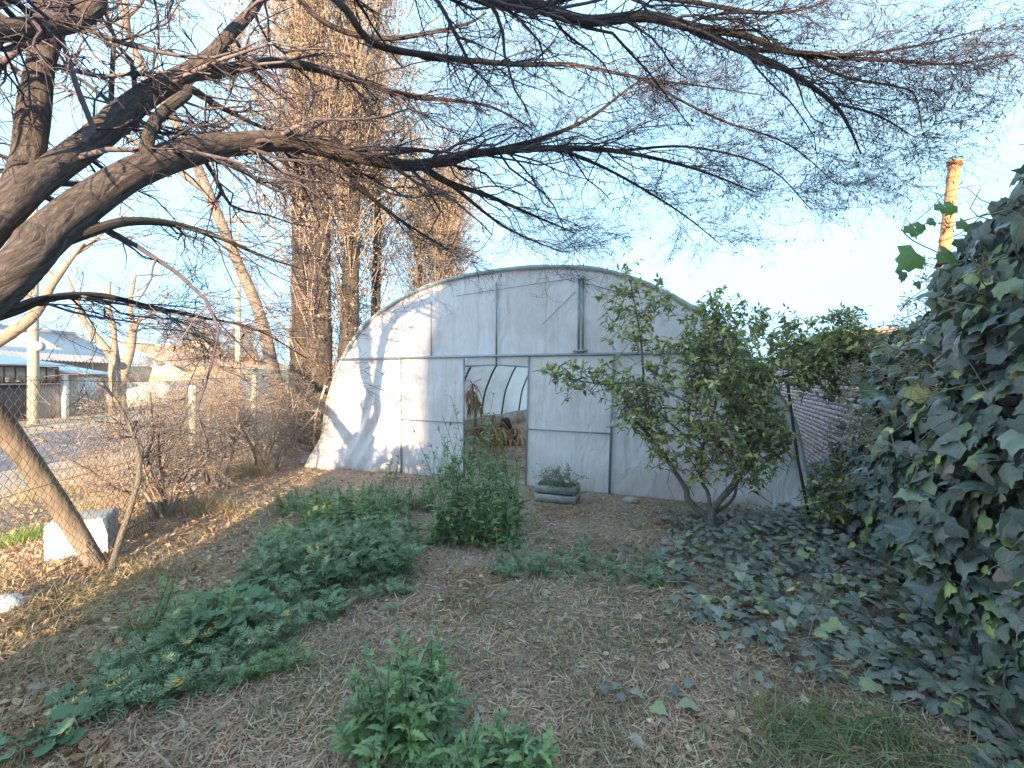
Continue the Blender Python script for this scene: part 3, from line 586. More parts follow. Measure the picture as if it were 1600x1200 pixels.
# leaning trunk beside the poplars
b0 = at(452, 690, 10.3); 
bare('leaning_tree', 'leaning bare tree with one long pale grey trunk left of the tall brown poplar', b0[0], b0[1], 0,
     [(*at(455, 695, 10.4), .19), (*at(432, 600, 10.3), .15), (*at(405, 490, 10.2), .125), (*at(365, 395, 10.1), .11), (*at(325, 300, 10.0), .11), (*at(285, 210, 10.0), .09), (*at(215, 90, 10.0), .07), (*at(180, -20, 10), .04)], M['bark_cit'], M['twig_pale'], limbs=9, H=6, seed=5, dens=3)
# poplars
def poplar(label, cx, cy, H, W, seed, trunks, nleaf, z0=0.0, zlow=0.8, nb=70):
    r = np.random.default_rng(seed); e = empty('poplar_tree', (cx, cy, 0), label, 'tree'); K = []
    for (tx, ty, rad, lean) in trunks:
        pts = [(tx, ty, -0.1, rad * 1.7), (tx, ty, .25, rad * 1.15), (tx + lean * .3, ty, 1.2, rad), (tx + lean * .7, ty + .1, H * .35, rad * .75), (tx + lean, ty + .1, H * .7, rad * .4), (tx + lean * 1.1, ty, H, .02)]
        pts = np.array(pts); V, F, uv, P, rr = limb_mesh(pts[:, :3], pts[:, 3], .09, 16, .16, seed + tx); mk('trunk', V, F, M['bark_pop'], e, smooth=True, uv=uv); K.append((P, rr))
    # ascending branches hugging the trunk, then dense twigs
    n = int(nb * H); zz = r.uniform(zlow, H * .95, n); zz = np.where(zz < 3.5, np.where(r.uniform(size=n) < .6, zz + 4, zz), zz); k = r.integers(0, len(K), n)
    S = np.zeros((n, 3))
    for j, (P, rr) in enumerate(K):
        s = k == j; i = np.clip(np.searchsorted(P[:, 2], zz[s]), 0, len(P) - 1); S[s] = P[i]
    a = r.uniform(0, 6.28, n); up = r.uniform(1.2, 3.4, n); D = np.stack([np.cos(a), np.sin(a), up], -1)
    prof = W * (0.55 + .5 * np.sin(np.clip(zz / H, 0, 1) * math.pi) ** .7)
    P = grow(S, D, np.minimum(prof * np.sqrt(1 + up ** 2) * r.uniform(.4, 1.0, n), 3.2), 7, .13, -.05, r); RR = np.linspace(.014, .004, 7)[None].repeat(n, 0) * r.uniform(.6, 1.3, n)[:, None]
    acc = Acc(); acc.add(*tubes(P, RR, 4)); acc.build('branch', M['twig_pale'], e, kind='stuff')
    p, T, t, m = along(P, 4, r, .1, 1); D = swing(T, r.uniform(.3, 1.3, len(p)), r); D[:, 2] += r.normal(size=len(p)) * .45
    Q = grow(p, D, r.uniform(.25, .75, len(p)), 4, .25, .12, r); acc = Acc(); acc.add(*tubes(Q, np.linspace(.006, .003, 4)[None].repeat(len(Q), 0), 3))
    p, T, t, m = along(Q, 3, r, .1, 1); D = swing(T, r.uniform(.4, 1.3, len(p)), r); Q2 = grow(p, D, r.uniform(.12, .35, len(p)), 3, .3, .12, r); acc.add(*tubes(Q2, np.linspace(.0048, .0028, 3)[None].repeat(len(Q2), 0), 3)); acc.build('twig', M['twig_pale'], e, kind='stuff')
    A = np.concatenate([Q[:, 2:].reshape(-1, 3), Q2[:, 1:].reshape(-1, 3)]); A = A[A[:, 2] > .6]; A = A[~((A[:, 1] < cy - .3) & (A[:, 0] < cx - .0) & (A[:, 2] < 5.2) & (r.uniform(size=len(A)) < .93))]; pick = A[r.integers(0, len(A), nleaf)] + r.normal(size=(nleaf, 3)) * .05
    # clumpy: keep leaves where a slow noise is high
    keep = noise(pick, 1.6, 3) + r.normal(size=nleaf) * .28 > -.12; pick = pick[keep]; nl = len(pick)
    TL = np.array([[0, 0, 0], [-.36, .45, .12], [.36, .45, .06], [0, 1, -.05]]); FL = np.array([[0, 2, 3, 1]])
    D = r.normal(size=(nl, 3)) * .8; D[:, 2] -= .6
    V, F = scatter(TL, FL, pick, frames(D, rdir(nl, r)), r.uniform(.028, .08, nl)); mk('dry_leaf', V, F, M['pop_leaf'], e, kind='stuff')
    return e
pb = gnd(478, 705)
poplar('tall columnar poplar full of dry brown leaves behind the greenhouse left corner', -4.5, 11.6, 13.5, 2.5, 3,
       [(pb[0] - .3, 10.5, .25, -.1), (pb[0] + .12, 10.35, .31, .05), (pb[0] + .6, 10.6, .24, .3), (-4.5, 12.0, .2, .2), (-3.9, 12.4, .15, .2)], 80000)
poplar('slimmer shorter poplar with thin brown twigs right of the big poplar', -2.2, 16.5, 9.0, 1.2, 4, [(-2.4, 16.5, .2, .1)], 9000, nb=42)

poplar('thin straggly brown poplar between the big one and the slim one', -3.0, 14.5, 8.0, 1.5, 9, [(-3.1, 14.5, .16, .1), (-2.6, 14.8, .12, .2)], 9000, nb=42)
# ------------------------------------------------------------------ street side: houses, poles, trees
SZ = -0.30
def fac(u): return 22 * 700 / (800 - u)                # place along the street front of the houses
def zf(u, v): Y = fac(u); return 1.65 + (590 - v) * Y / 700
def prism(pts, h0, h1=None):
    """extrude a closed polygon pts (n,3) by vector h0"""
    P = np.array(pts, float); n = len(P); V = np.vstack([P, P + np.array(h0)]); 
    F = [np.array([[i, (i + 1) % n, n + (i + 1) % n, n + i] for i in range(n)]), np.array([list(range(n))[::-1], list(range(n, 2 * n))])]
    return V, F
w = empty('workshop', (-23, 19.5, SZ), 'low grey street workshop with dark gate, window band and pale metal roof', 'building')
FX = -22.0
y0, y1, y2, y3 = 16.0, fac(48), fac(96), fac(104)
mk('wall', *box((FX - 3.1, (y0 + y2) / 2, .9), (6.0, y2 - y0, 2.4)), M['grey_wall'], w)
mk('gate', *box((FX - .06, (y0 + .4 + y1) / 2, SZ + .85), (.12, y1 - y0 - .4, 1.7)), M['door_dark'], w)
fr = mk('window_frame', *box((FX - .05, (y0 + y2) / 2, 1.78), (.14, y2 - y0 - .25, .78)), M['frame_dark'], w)
for k in range(12):
    yy = y0 + .3 + (y2 - y0 - .6) * (k + .5) / 12; mk('pane', *box((FX + .025, yy, 1.78), (.03, .36, .64)), M['glass'], w)
mk('beam', *box((FX + .04, (y0 + y2) / 2, 1.36), (.16, y2 - y0 - .2, .06)), M['pole'], w)
V, F = prism([(FX + .45, y0 - .3, 2.22), (FX + .45, y2 + .15, 2.18), (FX - 4.5, y2 + .15, 2.95), (FX - 4.5, y0 - .3, 3.0)], (0, 0, .06)); mk('metal_roof', V, F, M['zinc'], w)
p = empty('porch', (-22, 23, SZ), 'white walled house porch with a pale sheet roof right of the workshop', 'building')
yq = fac(178)
mk('column', *box((FX - .1, (y2 + y3) / 2 + .05, .75), (.3, y3 - y2, 2.1)), M['plaster'], p)
mk('wall', *box((FX - 2.2, (y3 + yq) / 2 + .3, .7), (1.4, yq - y3 + .8, 2.0)), M['plaster'], p)
mk('door', *box((FX - 1.47, y3 + .8, .55), (.06, .8, 1.7)), M['frame_dark'], p); mk('beam', *box((FX - .5, (y3 + yq) / 2, 1.72), (.2, yq - y3, .14)), M['grey_wall'], p)
V, F = prism([(FX + .25, y2 + .2, 1.85), (FX + .25, yq, 1.80), (FX - 3, yq, 2.35), (FX - 3, y2 + .2, 2.4)], (0, 0, .05)); mk('sheet_roof', V, F, M['zinc'], p)
# corrugated tile roofed house behind them
def tile_roof(name, a, b, c, d, par, mat, rows=40, amp=.05):
    """a-b eave, d-c ridge; ribs run eave to ridge"""
    a, b, c, d = map(np.array, (a, b, c, d)); n = rows * 6; u = np.linspace(0, 1, n); zc = np.abs(np.sin(u * math.pi * rows)) * amp
    lo = a + (b - a) * u[:, None]; hi = d + (c - d) * u[:, None]; mid = []
    for t in np.linspace(0, 1, 9): q = lo + (hi - lo) * t; q = q.copy(); q[:, 2] += zc + .015 * (t * 8 % 1); mid.append(q)
    P = np.stack(mid); idx = np.arange(P.shape[0] * n).reshape(-1, n)
    return mk(name, P, np.stack([idx[:-1, :-1], idx[:-1, 1:], idx[1:, 1:], idx[1:, :-1]], -1).reshape(-1, 4), mat, par, smooth=True)
h = empty('gabled_house', (-30, 26, SZ), 'big mauve grey gabled house behind the workshop', 'house')
mk('wall', *box((-31, 24, 1.4), (6, 15, 3.4)), M['gable'], h)
V, F = prism([(-27.6, 16, 3.05), (-27.6, 31.2, 3.0), (-30.4, 31.2, 4.65), (-30.4, 16, 4.9)], (-.1, 0, .1)); mk('roof_slope', V, F, M['gable'], h)
tile_roof('eave_tiles', (-26.4, 21.5, 2.62), (-26.4, 32, 2.5), (-27.6, 32, 3.0), (-27.6, 21.5, 3.05), h, M['grey_wall'], 44, .09)
mk('parapet', *box((-30.5, 29.4, 4.55), (.5, 3.4, .5)), M['grey_wall'], h)
h2 = empty('tiled_house', (-27, 38, SZ), 'cream house with an orange tile roof beyond the street trees', 'house')
mk('wall', *box((-29, 42, 1.1), (8, 18, 2.8)), M['cream'], h2); tile_roof('tile_roof', (-24.6, 32.5, 2.5), (-24.6, 51, 2.5), (-29, 51, 4.3), (-29, 32.5, 4.3), h2, M['terracotta'], 60, .1)
for k in range(3): f_ = mk('window', *box((-24.95, 35.5 + k * 5, 1.3), (.1, 1.2, 1.1)), M['frame_dark'], h2); mk('pane', *box((-24.88, 35.5 + k * 5, 1.3), (.03, 1.0, .9)), M['glass'], h2)
mk('chimney', *box((-27.5, 40, 4.1), (1.6, 1.8, 1.6)), M['cream'], h2)
gw = mk('garden_wall', *box((-22.3, 33, .55), (.25, 17, 1.7)), M['plaster']); setp(gw, 'long white garden wall along the far side of the street', 'wall')
h3 = empty('long_house', (-12, 60, SZ), 'low cream house far down the street behind the bare brush', 'house')
mk('wall', *box((-15, 58, 1.2), (14, 6, 3)), M['cream'], h3); tile_roof('tile_roof', (-22.5, 54.6, 2.7), (-7.5, 54.6, 2.7), (-7.5, 58, 4.4), (-22.5, 58, 4.4), h3, M['terracotta'], 50, .1)

def pole(label, u, vb, vt, Y, r, mat):
    b = at(u, vb, Y); t_ = at(u, vt, Y); e = empty('utility_pole', (b[0], b[1], b[2]), label, 'pole')
    V, F = tubes(np.array([[b - [0, 0, .3], (b + t_) / 2, t_]]), np.array([[r * 1.15, r, r * .8]]), 14, caps=True); mk('pole_shaft', V, F, mat, e, smooth=True)
    V, F = obox(t_ + [-.6, 0, -.35], t_ + [.6, 0, -.35], .09, .1); mk('crossarm', V, F, M['wood'], e)
    return e, t_
e1, t1 = pole('pale utility pole with a round meter in front of the workshop', 52, 656, 250, 19.0, .17, M['pole'])
b = at(61, 541, 19.0); V, F = tubes(np.array([[b + [0.0, .1, 0], b + [0, -.14, 0]]]), np.full((1, 2), .19), 16, caps=True); mk('meter', V, F, M['grey_wall'], e1)
e2, t2 = pole('thin pale utility pole seen beside the leaning tree trunk', 372, 640, 335, 22.0, .12, M['pole'])
def cable(label, a, b, sag):
    t = np.linspace(0, 1, 14)[:, None]; P = np.array(a) * (1 - t) + np.array(b) * t; P[:, 2] -= sag * 4 * (t * (1 - t))[:, 0]
    V, F = tubes(P[None], np.full((1, 14), .014), 4); o = mk('overhead_cable', V, F, M['black']); setp(o, label, 'cable')
cable('upper sagging black cable between the two utility poles', t1, t2, .6); cable('black service cable dropping from the meter pole to the porch', at(54, 500, 19), (FX, fac(205), 2.6), .3)
# street trees
q = at(188, 648, 23.5)
e = empty('street_tree', (q[0], q[1], SZ), 'pollarded street tree with three warm lit stems before the white garden wall', 'tree'); K = []
r = np.random.default_rng(21)
for pts in ([(186, 655, .42), (184, 615, .36), (183, 585, .36), (176, 560, .2), (158, 535, .17), (138, 512, .15), (128, 495, .14), (120, 470, .1), (105, 430, .04)], [(183, 588, .25), (181, 560, .18), (178, 535, .15), (177, 510, .13), (170, 480, .1), (172, 440, .05)], [(186, 600, .3), (197, 570, .22), (204, 545, .2), (207, 520, .2), (218, 500, .1), (240, 490, .07), (262, 460, .04)], [(207, 520, .16), (206, 500, .12), (204, 470, .1), (212, 430, .05)]):
    P4 = np.array([(*at(u, v, 23.5), rr) for u, v, rr in pts]); V, F, uv, P, rad = limb_mesh(P4[:, :3], P4[:, 3], .15, 12, .15, 3); mk('trunk' if len(K) == 0 else 'limb', V, F, M['bark_pale'], e, smooth=True, uv=uv); K.append((P, rad))
branchlets(K, r, 2.2, 2.0, 'twig', e, M['twig_pale'], levels=((4, .5, 1.2, .6), (3, .3, .7, .7)), grav=-.03, lo=.45, rsc=.5, flat=0)
bare('street_tree', 'pale bare tree at the far left edge leaning over the workshop roof', *at(-95, 665, 15)[:2], SZ, [(*at(-95, 670, 15), .3), (*at(-90, 600, 15), .25), (*at(-20, 545, 15), .2), (*at(50, 495, 15), .16), (*at(85, 440, 15), .1), (*at(130, 380, 15), .04)], M['bark_pale'], M['twig_pale'], limbs=6, H=5, seed=31, dens=2.5, r0=.15)
for k, (u, Y, H, lab) in enumerate(((300, 40, 7, 'wide pale brown bare tree crown far behind the twiggy fence shrub'), (345, 30, 6, 'bare brown tree behind the thin pale utility pole'), (250, 48, 6, 'small far bare tree above the cream house'), (400, 45, 8, 'far bare tree behind the leaning trunk'))):
    b = at(u, 600, Y); bare('far_tree', lab, b[0], b[1], SZ, [(b[0], b[1], SZ, .2), (b[0], b[1], 1.2, .17), (b[0] + .1, b[1], H * .45, .12), (b[0], b[1], H * .6, .07)], M['bark_pale'], M['twig_pale'], limbs=14, H=H, seed=41 + k, dens=4, spread=.9, up=.35, twigs=((5, .4, 1.1, .8), (3, .3, .6, 1.0)))

# ------------------------------------------------------------------ chain link fence
fd = nrm(np.array([-0.269, 1.0, 0])); f0 = np.array([fenceX(1.9), 1.9, 0]); fl = 8.9; fh = 1.66
fence = empty('chain_link_fence', f0, 'rusty chain link fence along the left side of the yard', 'fence')
w_ = 0.042; nz_ = int(fh / .037); zz = np.linspace(.02, fh, nz_ + 1)
zig = np.stack([fd[0] * w_ / 2 * (-1.0) ** np.arange(nz_ + 1), fd[1] * w_ / 2 * (-1.0) ** np.arange(nz_ + 1), zz], -1); zig[:, 0] += .006 * (np.arange(nz_ + 1) % 2)
wm = []
for sg_ in (1, -1):
    V, F = tubes(zig[None] * np.array([sg_, sg_, 1]), np.full((1, nz_ + 1), .0021), 3); wm.append(mkmesh('wire', V, F, M['wire']))
rf = np.random.default_rng(5)
for k in range(int(fl / w_)):
    o = bpy.data.objects.new('wire', wm[k % 2]); COL.objects.link(o); o.parent = fence
    s = k * w_; o.location = fd * s + np.array([1, .27, 0]) * (.04 * math.sin(s * 1.1) + .02 * math.sin(s * 3)) + np.array([0, 0, -.03 + float(gz(f0[0] + fd[0] * s, f0[1] + fd[1] * s)) * .6 + .02 * math.sin(s * 2.3)])
    o.rotation_euler = (R(.8 * math.sin(s * 1.7)), R(2.5 * math.sin(s * .9 + 1)), 0)
def fp(s, z): return f0 + fd * s + np.array([.02, 0, z])
for z in (1.62, .85, .2):
    t = np.linspace(0, fl, 24); P = np.stack([fp(s, z + .015 * math.sin(s * 1.6)) for s in t]); V, F = tubes(P[None], np.full((1, 24), .0025), 4); mk('strand', V, F, M['wire'], fence)
for s, h_ in ((3.95, 1.55), (6.6, 1.7), (8.9, 1.6)):
    V, F = limb_mesh(np.array([fp(s, -.1), fp(s, h_ * .5), fp(s, h_)]), np.array([.05, .045, .045]), .1, 10, .03)[:2]; mk('post', V, F, M['pole'] if s < 7 else M['wood'], fence, smooth=True)
V, F, uv, P, rr = limb_mesh(np.array([gnd(158, 905) - [0, 0, .15], gnd(155, 893) , at(100, 800, 3.62), at(30, 700, 3.35), at(-60, 570, 3.0)]), np.array([.068, .068, .072, .075, .075]), .03, 28, .05, 3)
o = mk('leaning_post', V, F, M['wood'], smooth=True); setp(o, 'thick weathered log leaning as a brace against the fence', 'post')
# thin living stem beside it
V, F, uv, P, rr = limb_mesh(np.array([gnd(165, 912) - [0, 0, .05], at(185, 850, 3.85), at(205, 790, 3.95), at(218, 735, 4.0), at(212, 690, 4.05), at(190, 640, 4.1), at(160, 600, 4.15), at(138, 590, 4.15)]), np.array([.026, .024, .022, .02, .017, .014, .011, .006]), .04, 12, .12, 2)
sp = empty('sapling', gnd(165, 912), 'slim grey sapling stem crossing in front of the white block', 'sapling'); mk('trunk', V, F, M['bark_cit'], sp, smooth=True, uv=uv)
branchlets([(P, rr)], np.random.default_rng(8), 5, .5, 'twig', sp, M['twig'], levels=((3, .15, .4, .6),), lo=.45, grav=-.02)
# white painted concrete block; sunlit front coloured white, shaded sides coloured grey
blk = empty('concrete_block', (-3.98, 4.15, 0), 'square concrete block with white painted front lying behind the fence log', 'block')
def rough_box(c, s_, rz, amp, cuts=14):
    bm = bmesh.new(); bmesh.ops.create_cube(bm, size=1); bmesh.ops.subdivide_edges(bm, edges=bm.edges[:], cuts=cuts, use_grid_fill=True)
    V = np.array([v.co[:] for v in bm.verts]); F = np.array([[v.index for v in f.verts] for f in bm.faces]); bm.free()
    e_ = np.sort(np.abs(V), axis=1); rnd = sstep(.40, .5, e_[:, 1]); W_ = V * np.array(s_); W_ = W_ * (1 - .035 * rnd * (1 + noise(W_, 22, 2)))[:, None] + nrm(V) * (amp * noise(W_, 16, 3))[:, None]
    k, q = math.cos(rz), math.sin(rz); return W_ @ np.array([[k, q, 0], [-q, k, 0], [0, 0, 1]]) + np.array(c), F
bo = mk('block_body', *rough_box((-3.96, 4.13, .17), (.42, .40, .42), R(30), .007), M['concrete'], blk)
V, F = box((0, 0, 0), (.425, .012, .425)); a30 = R(30); fc = np.array([-3.96, 4.13, .17]) + np.array([math.sin(a30), -math.cos(a30), 0]) * .206
mk('lit_face', *rough_box(fc, (.418, .02, .418), a30, .004), M['white_paint'], blk)

# ------------------------------------------------------------------ twiggy shrubs by the fence
def shrub(label, x, y, H, W, n, seed, mat=M['twig_pale'], cat='shrub', leaves=0, curl=.16, r0=.016, lv=((5, .2, .5, .55), (4, .08, .24, .6))):
    r = np.random.default_rng(seed); z = float(gz(x, y)); e = empty('bare_shrub', (x, y, z), label, cat)
    a = r.uniform(0, 6.28, n); S = np.stack([x + np.cos(a) * W * .18 * r.uniform(0, 1, n), y + np.sin(a) * W * .18 * r.uniform(0, 1, n), np.full(n, z - .03)], -1)
    D = np.stack([np.cos(a) * W / H * .7, np.sin(a) * W / H * .7, np.ones(n)], -1) + r.normal(size=(n, 3)) * .1
    P = grow(S, D, H * r.uniform(.6, 1.1, n), 10, curl, .0, r); RR = np.linspace(1, .35, 10)[None] * (r0 * r.uniform(.6, 1.4, n))[:, None]
    for k in range(n): V, F = tubes(P[k:k + 1], RR[k:k + 1], 6); mk('stem', V, F, mat, e, smooth=True)
    K = [(P[k], RR[k]) for k in range(n)]; en = branchlets(K, r, 9, H * .38, 'twig', e, mat, levels=lv, lo=.2, grav=0.0, wig=.3, rsc=.55, flat=0)
    if leaves:
        A = en[-1].reshape(-1, 3); p = A[r.integers(0, len(A), leaves)]; TL = np.array([[0, 0, 0], [-.3, .5, .1], [.3, .5, .05], [0, 1, -.1]])
        V, F = scatter(TL, np.array([[0, 2, 3, 1]]), p, frames(rdir(leaves, r), rdir(leaves, r)), r.uniform(.02, .05, leaves)); mk('dry_leaf', V, F, M['pop_leaf'], e, kind='stuff')
    return e
g = gnd(255, 815); shrub('dense leafless grey twiggy shrub growing through the fence by the block', g[0], g[1], 1.65, .85, 12, 51, leaves=120)
g = gnd(340, 765); shrub('thin straggly bare shrub by the thin fence post', g[0], g[1], 1.9, .9, 8, 52, leaves=300)
g = gnd(420, 735); shrub('tangled bare shrub with a few dry leaves at the poplar foot', g[0], g[1], 1.9, 1.2, 9, 53, leaves=900)
g = gnd(385, 715); shrub('dry golden brush behind the fence left of the poplar trunks', g[0], g[1] + .5, 2.2, 1.6, 9, 54, leaves=2500)
g = gnd(300, 720, -.2); shrub('low brown brush on the far bank beyond the fence', g[0], g[1], 1.1, 1.6, 6, 55, leaves=1200)
g = gnd(485, 700); shrub('pale bare brush with crooked twigs at the poplar roots', g[0] + .1, g[1] - .6, 1.7, 1.0, 7, 56, leaves=200)

g = gnd(330, 668, -.3); shrub('big pale tan bush across the ditch hiding the far houses', g[0], g[1], 3.2, 3.0, 10, 57, leaves=1500)
g = gnd(255, 660, -.3); shrub('second tan bush beside the street tree', g[0], g[1], 2.3, 2.4, 9, 58, leaves=500)
# ------------------------------------------------------------------ brick wall, ivy, neighbour
def wallX(y): return 2.04 + .43 * y
wdv = nrm(np.array([.43, 1, 0])); wang = math.atan2(wdv[1], wdv[0])
w0 = np.array([wallX(0.2), .2, 0]); wn = np.array([-wdv[1], wdv[0], 0])
bw = empty('brick_wall', w0, 'whitewashed pinkish brick boundary wall right of the greenhouse', 'wall')
WL, WH = 20.0, 2.06
c = w0 + wdv * WL / 2 + np.array([0, 0, WH / 2 - .1]); V, F = box(c, (WL, .2, WH + .2), wang); mk('wall_core', V, F, M['mortar'], bw)
bm_ = box((0, 0, 0), (.232, .03, .062)); bmesh_me = mkmesh('brick', bm_[0] + np.array([0, 0, 0]), bm_[1], M['brick'])
acc = Acc(); rb = np.random.default_rng(6)
for row in range(28):
    for k in range(int(WL / .245)):
        s = k * .245 + (.12 if row % 2 else 0) + .12; z = .035 + row * .0735
        yy = w0[1] + wdv[1] * s; pc = w0 + wdv * s + wn * (.106 + rb.uniform(-.004, .005)) + np.array([0, 0, z])
        if 5.9 < yy < 9.6 and .42 < z < 1.78:
            o = bpy.data.objects.new('brick', bmesh_me); COL.objects.link(o); o.parent = bw; o.location = pc - w0; o.rotation_euler = (rb.normal() * .01, 0, wang + rb.normal() * .012)
        else:
            acc.add(*box(pc, (.232, .03, .062), wang))
acc.build('brick', M['brick'], bw, kind='stuff')
for k in range(40):
    s = .25 + k * .5; mk('coping', *box(w0 + wdv * s + np.array([0, 0, WH + .03]), (.49, .27, .06), wang + .005 * math.sin(k)), M['terracotta'], bw)
nb = empty('neighbour_house', (7.4, 10, 0), 'sunlit terracotta neighbour house behind the brick wall', 'house')
mk('wall', *box((11.0, 11.2, 1.25), (6.2, 7, 2.5), wang - math.pi / 2), M['terracotta'], nb)
mk('roof', *box((11.0, 11.2, 2.56), (6.6, 7.4, .12), wang - math.pi / 2), M['terracotta'], nb)
pt = at(1492, 252, 6.0); pb_ = at(1466, 470, 6.0); dv = (pb_ - pt); pb2 = pt + dv * 2.0
fl_ = empty('flue_pipe', (pb2[0], pb2[1], pb2[2]), 'tall orange painted flue pipe rising behind the ivy', 'pipe')
V, F = tubes(np.array([[pb2, pb_, pt]]), np.full((1, 3), .064), 20, caps=True); mk('pipe_shaft', V, F, M['orange'], fl_, smooth=True)
for t_, rr in ((0.0, .084), (.10, .070), (.55, .070)):
    a = pt + dv * t_; V, F = tubes(np.array([[a, a + nrm(dv) * .05]]), np.full((1, 2), rr), 20, caps=True); mk('rim' if t_ == 0 else 'collar', V, F, M['orange'], fl_, smooth=True)

# ivy leaf: five shallow lobes, folded along the midrib
IV = np.array([[0, 0, .0], [0, .55, .06], [0, 1.0, -.10], [-.30, -.12, -.04], [.30, -.12, -.04], [-.55, .18, -.12], [.55, .18, -.12], [-.34, .42, -.02], [.34, .42, -.02], [-.30, .66, -.08], [.30, .66, -.08], [-.13, .74, -.03], [.13, .74, -.03]])
IF = [np.array([[0, 1, 7, 5], [0, 6, 8, 1], [1, 11, 9, 7], [1, 8, 10, 12], [0, 5, 3, 3], [0, 4, 6, 6]])[:4], np.array([[0, 5, 3], [0, 4, 6], [1, 2, 11], [1, 12, 2]])]
IV = IV * np.array([1.0, .95, 1.0])
ri = np.random.default_rng(12)
def ivtop(y): return np.interp(y, [.3, 2.16, 2.5, 2.8, 3.2, 3.6, 4.3, 4.6, 5.0, 6.2], [3.1, 2.95, 2.78, 2.5, 2.22, 2.15, 2.1, 1.3, .75, .5])
def ivface(y, z):
    top = ivtop(y); f = z / top
    b = .28 + .32 * np.sin(np.clip(f, 0, 1) * math.pi * .9 + .35) + .34 * noise(np.stack([y * 1.0, z * 1.0, y * 0], -1), 2.6, 3)
    b = b * sstep(1.08, .88, f) + .05 + .10 * sstep(1.9, 1.5, y) * 0
    return np.maximum(b, .05)
iv = empty('wall_ivy', (wallX(3), 3, 0), 'thick dark ivy smothering the boundary wall on the right', 'ivy')
n = 7600; y = ri.uniform(.7, 6.2, n); y = np.where(ri.uniform(size=n) < .55, ri.uniform(1.2, 4.0, n), y); z = ivtop(y) * ri.uniform(.0, 1.04, n); 
dep = ri.exponential(.09, n); b = np.maximum(ivface(y, z) - dep, .02) + ri.normal(size=n) * .03
pos = np.stack([wallX(y), y, z], -1) + wn * b[:, None]
hole = noise(pos, 5.0, 2) < -.42; keep = ~(hole & (ri.uniform(size=n) < .85)); pos = pos[keep]; z = z[keep]; y = y[keep]; n = len(pos)
nout = wn[None] * 1.0 + np.array([0, 0, .55]) + ri.normal(size=(n, 3)) * .42
D = np.array([0, 0, -1.0]) + wn[None] * .35 + ri.normal(size=(n, 3)) * .55
sz = np.clip(.09 * np.exp(ri.normal(size=n) * .38), .035, .17) * np.where(y > 4.2, .8, 1.0)
FR = frames(D, nout)
# the largest seen ones become single leaves
px = sz / np.maximum(pos[:, 1], .8) * np.where((pos[:, 0] / pos[:, 1] < 1.14), 1, 0) * (np.abs(ri.normal(size=n)) * .15 + 1) * np.where(dep[keep] < .05, 1.6, 1)
order = np.argsort(-px); top = order[:300]; rest = order[300:]
ilm = mkmesh('leaf', IV, IF, M['ivy'], smooth=True, uv=IV[:, :2])
from mathutils import Matrix
def leafobj(par, me, p, m3, s, name='leaf'):
    o = bpy.data.objects.new(name, me); COL.objects.link(o); o.parent = par
    L = np.eye(4); L[:3, :3] = m3 * s; L[:3, 3] = p - worldloc(par); o.matrix_local = Matrix(L.tolist()); return o
for k in top: leafobj(iv, ilm, pos[k], FR[k], float(sz[k]))
V, F = scatter(IV, IF, pos[rest], FR[rest], sz[rest]); mk('foliage', V, F, M['ivy'], iv, smooth=True, uv=np.tile(IV[:, :2], (len(rest), 1)), kind='stuff')
# stems, dry flower stalks
n = 220; y = ri.uniform(.9, 5.0, n); z = ivtop(y) * ri.uniform(.1, .95, n); S = np.stack([wallX(y), y, z], -1) + wn * (ivface(y, z) * .75)[:, None]
P = grow(S, wn[None] * .6 + ri.normal(size=(n, 3)) * .6 + [0, 0, .2], ri.uniform(.2, .6, n), 7, .3, .06, ri); V, F = tubes(P, np.linspace(.004, .002, 7)[None].repeat(n, 0), 4); mk('stem', V, F, M['twig_pale'], iv, kind='stuff')
n = 110; y = ri.uniform(2.0, 4.4, n); z = ivtop(y) * ri.uniform(.5, 1.0, n); S = np.stack([wallX(y), y, z], -1) + wn * (ivface(y, z) - .02)[:, None]
P = grow(S, wn[None] + ri.normal(size=(n, 3)) * .5 + [0, 0, .2], ri.uniform(.12, .25, n), 5, .15, .05, ri); acc = Acc(); acc.add(*tubes(P, np.full((n, 5), .0028), 4))
p2 = P[:, -1].repeat(9, 0); Q = grow(p2, rdir(len(p2), ri) + nrm(P[:, -1] - P[:, -2]).repeat(9, 0) * .7, ri.uniform(.03, .06, len(p2)), 3, .1, 0, ri); acc.add(*tubes(Q, np.tile([.0015, .0015, .004], (len(p2), 1)), 4)); acc.build('flower_stalk', M['straw_gold'], iv, kind='stuff')
# free hanging runner against the sky
rv = empty('ivy_runner', at(1500, 400, 2.55), 'loose ivy runner with big green leaves reaching out against the sky by the orange pipe', 'ivy')
RP = spline(np.array([at(1520, 410, 2.5), at(1500, 410, 2.5), at(1460, 392, 2.5), at(1425, 375, 2.5), at(1408, 358, 2.5)]), .03); V, F = tubes(RP[None], np.full((1, len(RP)), .003), 5); mk('stem', V, F, M['stem'], rv)
RP = spline(np.array([at(1425, 350, 2.5), at(1455, 325, 2.5), at(1480, 300, 2.5), at(1520, 290, 2.5)]), .03); V, F = tubes(RP[None], np.full((1, len(RP)), .0022), 5); mk('stem', V, F, M['stem'], rv)
ym = mkmesh('leaf', IV, IF, M['ivy_young'], smooth=True, uv=IV[:, :2])
for (u, v, s, a) in ((1420, 352, .1, 2.6), (1432, 395, .17, -2.3), (1470, 392, .14, 2.2), (1440, 350, .08, -2.8), (1466, 318, .09, 2.5), (1412, 425, .07, -2.9), (1490, 320, .09, -2.5), (1500, 345, .1, 2.4), (1460, 345, .06, -1.9), (1433, 440, .06, 2.8), (1500, 375, .1, 3.0)):
    d = np.array([math.sin(a), -.1, math.cos(a)]); leafobj(rv, ym, at(u, v, 2.5 + .03 * math.sin(u)), frames(d[None], np.array([[.2, -1, .35]]))[0], s)

